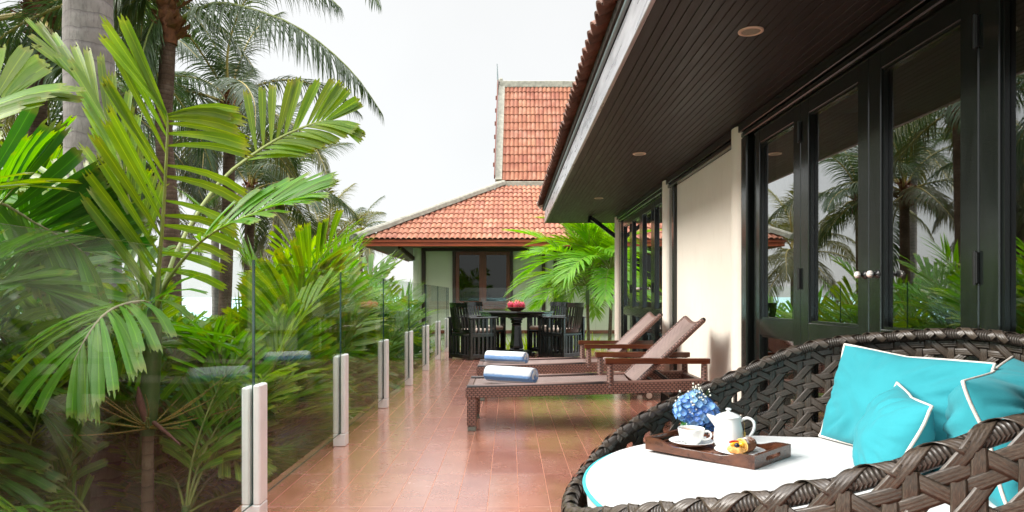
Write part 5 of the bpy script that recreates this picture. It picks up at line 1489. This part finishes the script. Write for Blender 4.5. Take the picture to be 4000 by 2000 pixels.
hero(h1, [P(607, 1220, 3.75), P(701, 962, 3.99), P(851, 722, 4.29), P(996, 600, 4.44), P(1120, 526, 4.49), P(1244, 478, 4.49), P(1297, 472, 4.49)], m_leafY, 15, .36, .055, None, start=.45, a0=34, a1=20, lift=.35, droop=.5, up=(0, -1, .1), rr=random.Random(45), sides=(1,), rach=.010, fold=.14, prof=lambda g: 1 - .3 * g, **q)
hero(h1, [P(606, 1230, 3.72), P(660, 1090, 3.5), P(800, 930, 3.3), P(1000, 830, 3.25), P(1180, 770, 3.2)], m_leafG, 17, .34, .042, 'frond leaning to the right above the first glass joint', start=.46, a0=45, a1=16, lift=.3, droop=.35, up=(0, -.6, 1), rr=random.Random(46), rach=.010, fold=.15, **q)
hero(h1, [P(602, 1230, 3.72), P(575, 1180, 3.5), P(480, 1190, 3.3), P(400, 1235, 3.15), P(330, 1330, 3.05), P(290, 1410, 3.0)], m_leafG, 17, .46, .050, 'frond drooping forward to the left just behind the glass', start=.12, a0=62, a1=20, lift=-.1, droop=.8, up=(-.1, -1, .75), rr=random.Random(47), rach=.009, rm_mat=m_rachisB, fold=.16, **q)
hero(h1, [P(604, 1240, 3.8), P(540, 1090, 4.0), P(400, 930, 4.1), P(230, 830, 4.2), P(60, 800, 4.2)], m_leafG, 16, .42, .050, None, start=.22, a0=50, a1=18, lift=.3, droop=.3, up=(0, -.5, 1), rr=random.Random(48), rach=.010, fold=.15, **q)
hero(h1, [P(604, 1235, 3.8), P(560, 1020, 4.0), P(420, 830, 4.2), P(270, 740, 4.3), P(150, 740, 4.35)], m_leafY, 14, .34, .046, None, start=.35, a0=45, a1=15, lift=.3, droop=.2, up=(0, -.8, .8), rr=random.Random(60), rach=.010, fold=.15, **q)
# flower spray
fs_ = MB(); rr = random.Random(5); fb = MB()
for k in range(20):
    a = rr.uniform(0, 2 * PI); el = rr.uniform(-.35, .9); L = rr.uniform(.28, .52); b = P(584, 1672, 3.76)
    d = V((math.cos(a) * math.cos(el), math.sin(a) * math.cos(el) * .8, math.sin(el) * .6)); pts = [b]
    for i in range(8):
        d = (d + V((rr.uniform(-.06, .06), rr.uniform(-.06, .06), .03))).normalized(); pts.append(pts[-1] + d * L / 8)
    fs_.tube(pts, [.005 - .0004 * i for i in range(9)], 5)
    for i in range(2, 9):
        for s_ in range(5):
            p = pts[i - 1].lerp(pts[i], s_ / 5) + V((rr.uniform(-.006, .006), rr.uniform(-.006, .006), rr.uniform(-.006, .006))); r = .0042
            fb.add([p + V((r, 0, 0)), p + V((0, r, 0)), p + V((-r, 0, 0)), p + V((0, -r, 0)), p + V((0, 0, r)), p - V((0, 0, r))], [(0, 1, 4), (1, 2, 4), (2, 3, 4), (3, 0, 4), (1, 0, 5), (2, 1, 5), (3, 2, 5), (0, 3, 5)])
m_spray = simple('orange_green_flower_stalk', (.32, .20, .035), .6, .4, 8); m_bud = simple('green_flower_bud', (.10, .14, .02), .6, .3, 20)
sp_o = part('flower_spray', fs_, m_spray, h1, world=True); part('buds', fb, m_bud, sp_o, world=True, kind='stuff')
mb = MB(); mb.tube([P(600, 1650, 3.72), P(650, 1690, 3.68), P(705, 1738, 3.64)], [.012, .010, .003], 6); mb.tube([P(570, 1650, 3.72), P(545, 1560, 3.7), P(540, 1510, 3.7)], [.016, .02, .004], 6); part('spathe', mb, simple('dry_purple_spathe', (.14, .05, .04), .7, .3, 10), h1, world=True)

# left cluster reaching in from outside the frame
h2 = thing('fan_leaf_palm', 'deep green palm at the left edge with broad jagged leaflets standing upright', 'palm tree', (-3.5, 3.4, -3), 0, 'jagged leaf garden palms')
palm_trunk(h2, [(-3.5, 3.4, -3), (-3.45, 3.4, -1.2), (-3.35, 3.4, .3)], .05, .035, m_trunkS, 14, 24)
b2 = V((-3.35, 3.4, .35))
hero(h2, [b2, P(-420, 760, 3.4), P(-200, 740, 3.5), P(0, 790, 3.6), P(130, 865, 3.65), P(250, 930, 3.7), P(330, 985, 3.7)], m_leafD, 15, .56, .078, 'frond of upright deep green leaflets', start=.42, a0=78, a1=40, lift=.15, droop=-.15, up=(0, -1, .1), rr=random.Random(51), rach=.010, sides=(-1,), rm_mat=m_rachisB, fold=.15, prof=lambda g: .9 - .2 * g, **q)
hero(h2, [b2, P(-421, 762, 3.38), P(-201, 742, 3.48), P(-1, 792, 3.58), P(129, 867, 3.63), P(249, 932, 3.68), P(329, 987, 3.68)], m_leafG, 12, .50, .075, None, start=.42, a0=40, a1=20, lift=.4, droop=.6, up=(0, -1, .1), rr=random.Random(52), rach=.010, sides=(1,), rm_mat=m_rachisB, fold=.15, **q)
hero(h2, [b2, P(-300, 900, 3.0), P(-200, 600, 3.0), P(-60, 420, 3.1), P(80, 360, 3.2)], m_leafY, 10, .36, .075, None, start=.5, a0=50, a1=25, lift=.2, droop=.3, up=(0, -1, .3), rr=random.Random(53), rach=.010, fold=.15, **q)
hero(h2, [b2, P(-200, 1500, 3.3), P(0, 1480, 3.4), P(120, 1560, 3.5), P(230, 1700, 3.6)], m_leafG, 14, .42, .055, None, start=.25, a0=55, a1=20, lift=.3, droop=.35, up=(0, -.5, 1), rr=random.Random(54), rach=.010, fold=.15, **q)
hero(h2, [b2, P(-260, 1300, 3.2), P(-120, 1150, 3.3), P(20, 1100, 3.4), P(160, 1120, 3.5), P(260, 1190, 3.55)], m_leafG, 14, .48, .055, None, start=.3, a0=50, a1=20, lift=.2, droop=.25, up=(0, -.8, .8), rr=random.Random(55), rach=.010, fold=.15, **q)

# ---- filler garden palms (shared fronds)
def shrub(name, label, x, y, zc, sets, nf, sc, sd, grp, trunk=True, zg=-3, spread=5):
    rr = random.Random(sd * 7 + 3); t = thing(name, label, 'palm' if 'palm' in name else 'plant', (x, y, zg), 0, grp)
    if trunk:
        palm_trunk(t, [(x, y, zg), (x + rr.uniform(-.1, .1), y, (zg + zc) / 2), (x, y, zc)], .042 * sc, .03 * sc, m_trunkS, 10, 14)
        mb = MB(); mb.tube([(x, y, zc - .02), (x, y, zc + .18 * sc), (x, y, zc + .42 * sc)], [.036 * sc, .046 * sc, .02], 10); part('crownshaft', mb, m_shaft, t, world=True)
    for k in range(nf):
        g = k / max(1, nf - 1); vi = min(4, int(g * spread)); st_ = sets[rr.randrange(len(sets))]
        base_ = V((x, y, zc + (.36 * sc if trunk else .05))); fs = sc * rr.uniform(.85, 1.12); az0 = k * 2.39996 + sd * 1.7
        for tr in range(14):                               # leaves stay on their own side of the glass, walls and neighbours
            eu = Euler((rr.uniform(-.12, .12), rr.uniform(-.1, .1), az0 + tr * .45)); mt = eu.to_matrix()
            smp = [base_ + mt @ (v.co * fs) for v in list(st_[vi].vertices)[::23]]
            if all(ok_(q) for q in smp): break
        else: continue
        o = part('frond', st_[vi], None, t, world=True, loc=base_, scale=fs); o.rotation_euler = eu
    return t
def ok_(q):
    if 2 < q.y < 14 and -.475 < q.x / q.y < -.400 and -.024 < (q.z - 1) / q.y < .06: return False     # the gap that shows the sea
    if q.y < 3.72 and -.60 < q.x / q.y < -.44 and -.235 < (q.z - 1) / q.y < -.125: return False   # room round the flower spray
    if q.y < 3.78 and -.565 < q.x / q.y < -.49 and (q.z - 1) / q.y < -.125: return False          # and its slim stem
    if q.y < 4.7 and -.62 < q.x / q.y < -.565 and (q.z - 1) / q.y < -.22: return False
    if q.x > -1.17 and q.y < 12.78: return False
    if q.y > 18.85 and q.x > -2.8: return False
    if q.y > 17.5 and q.x > -4 and q.z > 2.25: return False
    if q.x > 1.5 and q.y < 10.4: return False
    return True
PLANTS = [  # px, py(top of stem), depth, scale, sets, fronds
 (1010, 1560, 5.6, 1.1, (macG, macY), 10), (1150, 1400, 6.6, 1.1, (macG, areD), 10), (1290, 1390, 7.8, 1.05, (macG, areD), 10), (1390, 1250, 9.0, 1.0, (areD, macG), 10),
 (1230, 1760, 5.4, 1.0, (macY, macG), 11), (1080, 1760, 4.6, .9, (macY, macG), 11), (1370, 1430, 7.0, .95, (macY, areD), 11), (1480, 1360, 8.8, .95, (macG, areD), 11),
 (830, 1990, 4.9, .8, (macG, macY), 12), (760, 1720, 5.8, .9, (macG, macY), 12), (330, 1750, 4.3, .8, (macG, macY), 9), (120, 1500, 4.3, 1.0, (macG, macD), 12),
 (60, 1980, 3.6, .8, (macG, macY), 11), (400, 2000, 3.6, .7, (macG, macY), 10), (800, 1900, 3.7, .8, (macY, macG), 11), (690, 1950, 4.4, .9, (macG,), 11),
 (1540, 1320, 10.4, .95, (areD, macD), 11), (1590, 1300, 11.8, .95, (areD, macD), 11), (1480, 1260, 11.5, 1.1, (areD, macG), 12), (1560, 1240, 13.6, 1.1, (areD, macG), 12),
 (1330, 1230, 12.0, 1.2, (areD, macG), 12), (1180, 1270, 10.5, 1.2, (areD, macG), 12), (1060, 1330, 9.5, 1.0, (macG, areD), 12), (620, 1560, 7.6, .8, (macG, macY), 12),
 (420, 1450, 7.0, .9, (macG, macY), 12), (200, 1280, 6.4, 1.2, (macG, macD), 12), (-60, 1300, 5.6, 1.2, (macG, macD), 12), (-120, 1600, 4.0, 1.0, (macG, macD), 11),
 (240, 2000, 3.6, .8, (macG,), 11), (560, 2080, 4.4, .9, (macG, macD), 11), (950, 1960, 4.6, .8, (macG,), 11), (1170, 1760, 5.8, .85, (macG,), 11),
 (1300, 1620, 6.4, .8, (macG,), 10), (1420, 1520, 7.8, .8, (macG,), 10), (520, 1620, 5.2, 1.0, (macG, macY), 11), (700, 1600, 5.7, 1.0, (macY, macG), 11), (850, 1540, 6.3, 1.0, (macG, areD), 11), (620, 1830, 4.7, .9, (macY, macG), 11), (780, 1740, 5.1, .9, (macG, macY), 11), (440, 1780, 5.3, 1.0, (macG, macY), 11),
 (-300, 1500, 3.4, 1.0, (macG,), 11), (-700, 1500, 3.0, 1.0, (macG,), 11), (-1200, 1400, 2.6, 1.0, (macG, macY), 12), (-2600, 1400, 1.8, 1.0, (macG,), 12),
]
words = ['beside the nearest post', 'behind the second pane', 'behind the third pane', 'behind the fourth pane', 'low behind the second pane', 'low by the second post', 'low behind the third post', 'low behind the fourth post',
 'right of the flower spray', 'in the shade between the trunks', 'left of the ringed trunk', 'at the left edge behind the glass', 'at the bottom left corner', 'at the foot of the pale grey trunk', 'at the bottom beside the nearest post', 'right of the ringed trunk, low down',
 'behind the fifth pane', 'behind the sixth pane', 'with feathery fronds behind the fifth pane', 'at the far end of the side glass', 'set back behind the third pane', 'set back behind the second pane', 'set back behind the nearest post', 'well back behind the ringed trunk',
 'set back behind the pale grey trunk', 'set back at the left edge', 'half cut off by the left edge', 'low at the left edge', 'in the bottom shade left of the pale trunk', 'in the bottom shade behind the ringed trunk', 'at the bottom behind the nearest pane', 'in the low mass under the second pane',
 'in the low mass under the third pane', 'in the low mass under the fourth pane', 'behind the flower spray', 'right of the flower spray under the sea gap', 'under the sea gap, left of the first joint', 'low behind the ringed stem', 'low between the ringed stem and the nearest post', 'low between the pale trunk and the ringed stem',
 'outside the view beside the near panes', 'outside the view beside the camera', 'outside the view behind the camera', 'outside the view far behind the camera']
for i, (px, py, Y, sc, sets, nf) in enumerate(PLANTS):
    p = P(px, py, Y); x = min(p.x, -1.75); p.z -= .55 * sc + .5 * smooth(7.5, 9, Y) + .4 * smooth(10, 12, Y)
    tone = {id(macY): 'lime', id(macG): 'green', id(macD): 'dark green', id(areD): 'feathery green'}[id(sets[0])]
    shrub('garden_palm', f'{tone} garden palm {words[i]}', x, Y, p.z, sets, nf, sc, i + 1, 'garden palms massed behind the balustrade')
used_ = set()
more = [(-2.15, 4.3, -.95), (-2.4, 5.0, -1.0), (-2.1, 5.9, -.9), (-2.4, 6.6, -.15), (-2.1, 7.5, -.35), (-2.5, 8.3, -.2), (-2.1, 9.2, -.3), (-2.4, 10.2, .0), (-2.1, 11.2, -.3), (-2.3, 12.4, -.1),
        (-2.3, 3.9, -1.5), (-2.2, 4.6, -1.3), (-2.0, 5.4, -1.2), (-2.0, 6.3, -1.1), (-2.0, 7.1, -1.2), (-2.0, 8.6, -1.0), (-3.0, 11.4, .4), (-4.6, 11.0, -.5), (-3.2, 4.2, -.7), (-5.0, 6.0, .2)]
for i, (x, y, z) in enumerate(more):
    st2 = [(macY, macG), (macG, areD), (macY, areD), (macG, macY)][i % 4]
    pn = ['first', 'second', 'third', 'fourth', 'fifth', 'sixth', 'last'][max(0, min(6, int((y * 1.132 / max(1.2, -x) - 1.4) / 1.56)))]
    hz = 'low' if z < -.8 else 'mid height' if z < -.2 else 'tall'; rw = 'front' if x > -2.25 else 'second' if x > -3.1 else 'rear'
    tn = ['lime and green', 'green feathery', 'lime feathery', 'fresh green'][i % 4]
    lb_ = f'{hz} {tn} garden palm in the {rw} row behind the {pn} pane'
    if lb_ in used_: lb_ += ', further back'
    used_.add(lb_)
    shrub('garden_palm', lb_, x, y, z - .45 * smooth(7.5, 9, y) - .4 * smooth(10, 12, y), st2, 10, 1.0 + .12 * (i % 3), 60 + i, 'garden palms massed behind the balustrade', zg=-3)
# areca palms between villa and pavilion
for (px, py, Y, sc, sd, lb) in [(2295, 1110, 15.6, 1.12, 3, 'bright green areca palm left of the two in front of the pavilion wall'), (2388, 1060, 15.2, 1.2, 8, 'bright green areca palm nearest the last villa column')]:
    p = P(px, py, Y); shrub('areca_palm', lb, p.x, Y, p.z - .45, (areca,), 26, sc * 1.02, sd, 'areca palms by the pavilion wall')
# low lime leaves in front of the pavilion and beyond the far glass
blade = MB()
rr = random.Random(77)
for k in range(26):
    a = rr.uniform(0, 2 * PI); b = V((rr.uniform(-.2, .2), rr.uniform(-.15, .15), 0)); d = V((math.cos(a) * .35, math.sin(a) * .35, 1)); leaflet(blade, b, d, V((-math.sin(a), math.cos(a), 0)), rr.uniform(.45, .85), .05, .9, False, 5, .2, 0, rr)
bm_ = blade.mesh('leaf_blades'); m_lime = leafmat('lime_ground_leaf', (.18, .27, .012), (.38, .42, .03), .5, .45, .4); bm_.materials.append(m_lime)
lbs = ['lime strap leaved plant seen between the chair legs, left of the pedestal', 'lime strap leaved plant right of the table pedestal', 'lime strap leaved plant left of the near left chair', 'lime strap leaved plant beyond the last white post', 'lime strap leaved plant under the near right chair', 'lime strap leaved plant at the foot of the areca palms', 'lime strap leaved plant just right of the areca stems', 'lime strap leaved plant straight behind the pedestal']
for i, x in enumerate((-.18, .42, -.95, -1.35, .95, 1.5, 2.1, .12)):
    o = part('strap_leaf_plant', bm_, None); o.location = (x, 13.35 + (i % 3) * .22, -.42 + (i % 2) * .06); o.rotation_euler = (0, 0, i * 1.1); o.scale = (1.0, 1.0, .95)
    tag(o, lbs[i], 'plant', 'lime strap leaved plants beyond the far glass')
# far tree line between the garden and the shore and behind the pavilion
m_wood_ = leafmat('distant_foliage', (.06, .15, .025), (.13, .23, .035), .4, .6, .25)
mb = MB(); rr = random.Random(9)
def mass(x0, x1, y0, y1, z0, z1, n, s):
    for k in range(n):
        x, y = rr.uniform(x0, x1), rr.uniform(y0, y1); z = z0 + (z1 - z0) * rr.random() ** .8 * (.6 + .6 * abs(noise.noise(V((x * .25, y * .1, 0)))))
        d = V((rr.uniform(-1, 1), rr.uniform(-1, 1), rr.uniform(-.2, 1))).normalized(); w_ = V((rr.uniform(-1, 1), rr.uniform(-1, 1), rr.uniform(-1, 1)))
        leaflet(mb, (x, y, z), d, w_, s * rr.uniform(.7, 1.4), s * .32, .5, False, 2, .1, 0, rr)
mass(-9, -1.8, 13, 22, -3, .25, 4200, .42); mass(-16, -6, 5, 22, -3, .0, 5000, .45); mass(-2, 9, 13.2, 18, -3, -.45, 2600, .35); mass(-7, -1.45, 1.0, 14, -3, -.75, 5000, .42); mass(-9, -1.6, -9, 1, -3, .3, 2500, .4)
tag(part('garden_undergrowth', mb, m_wood_), 'dense low garden foliage filling the ground between the palms', 'foliage', kind='stuff')
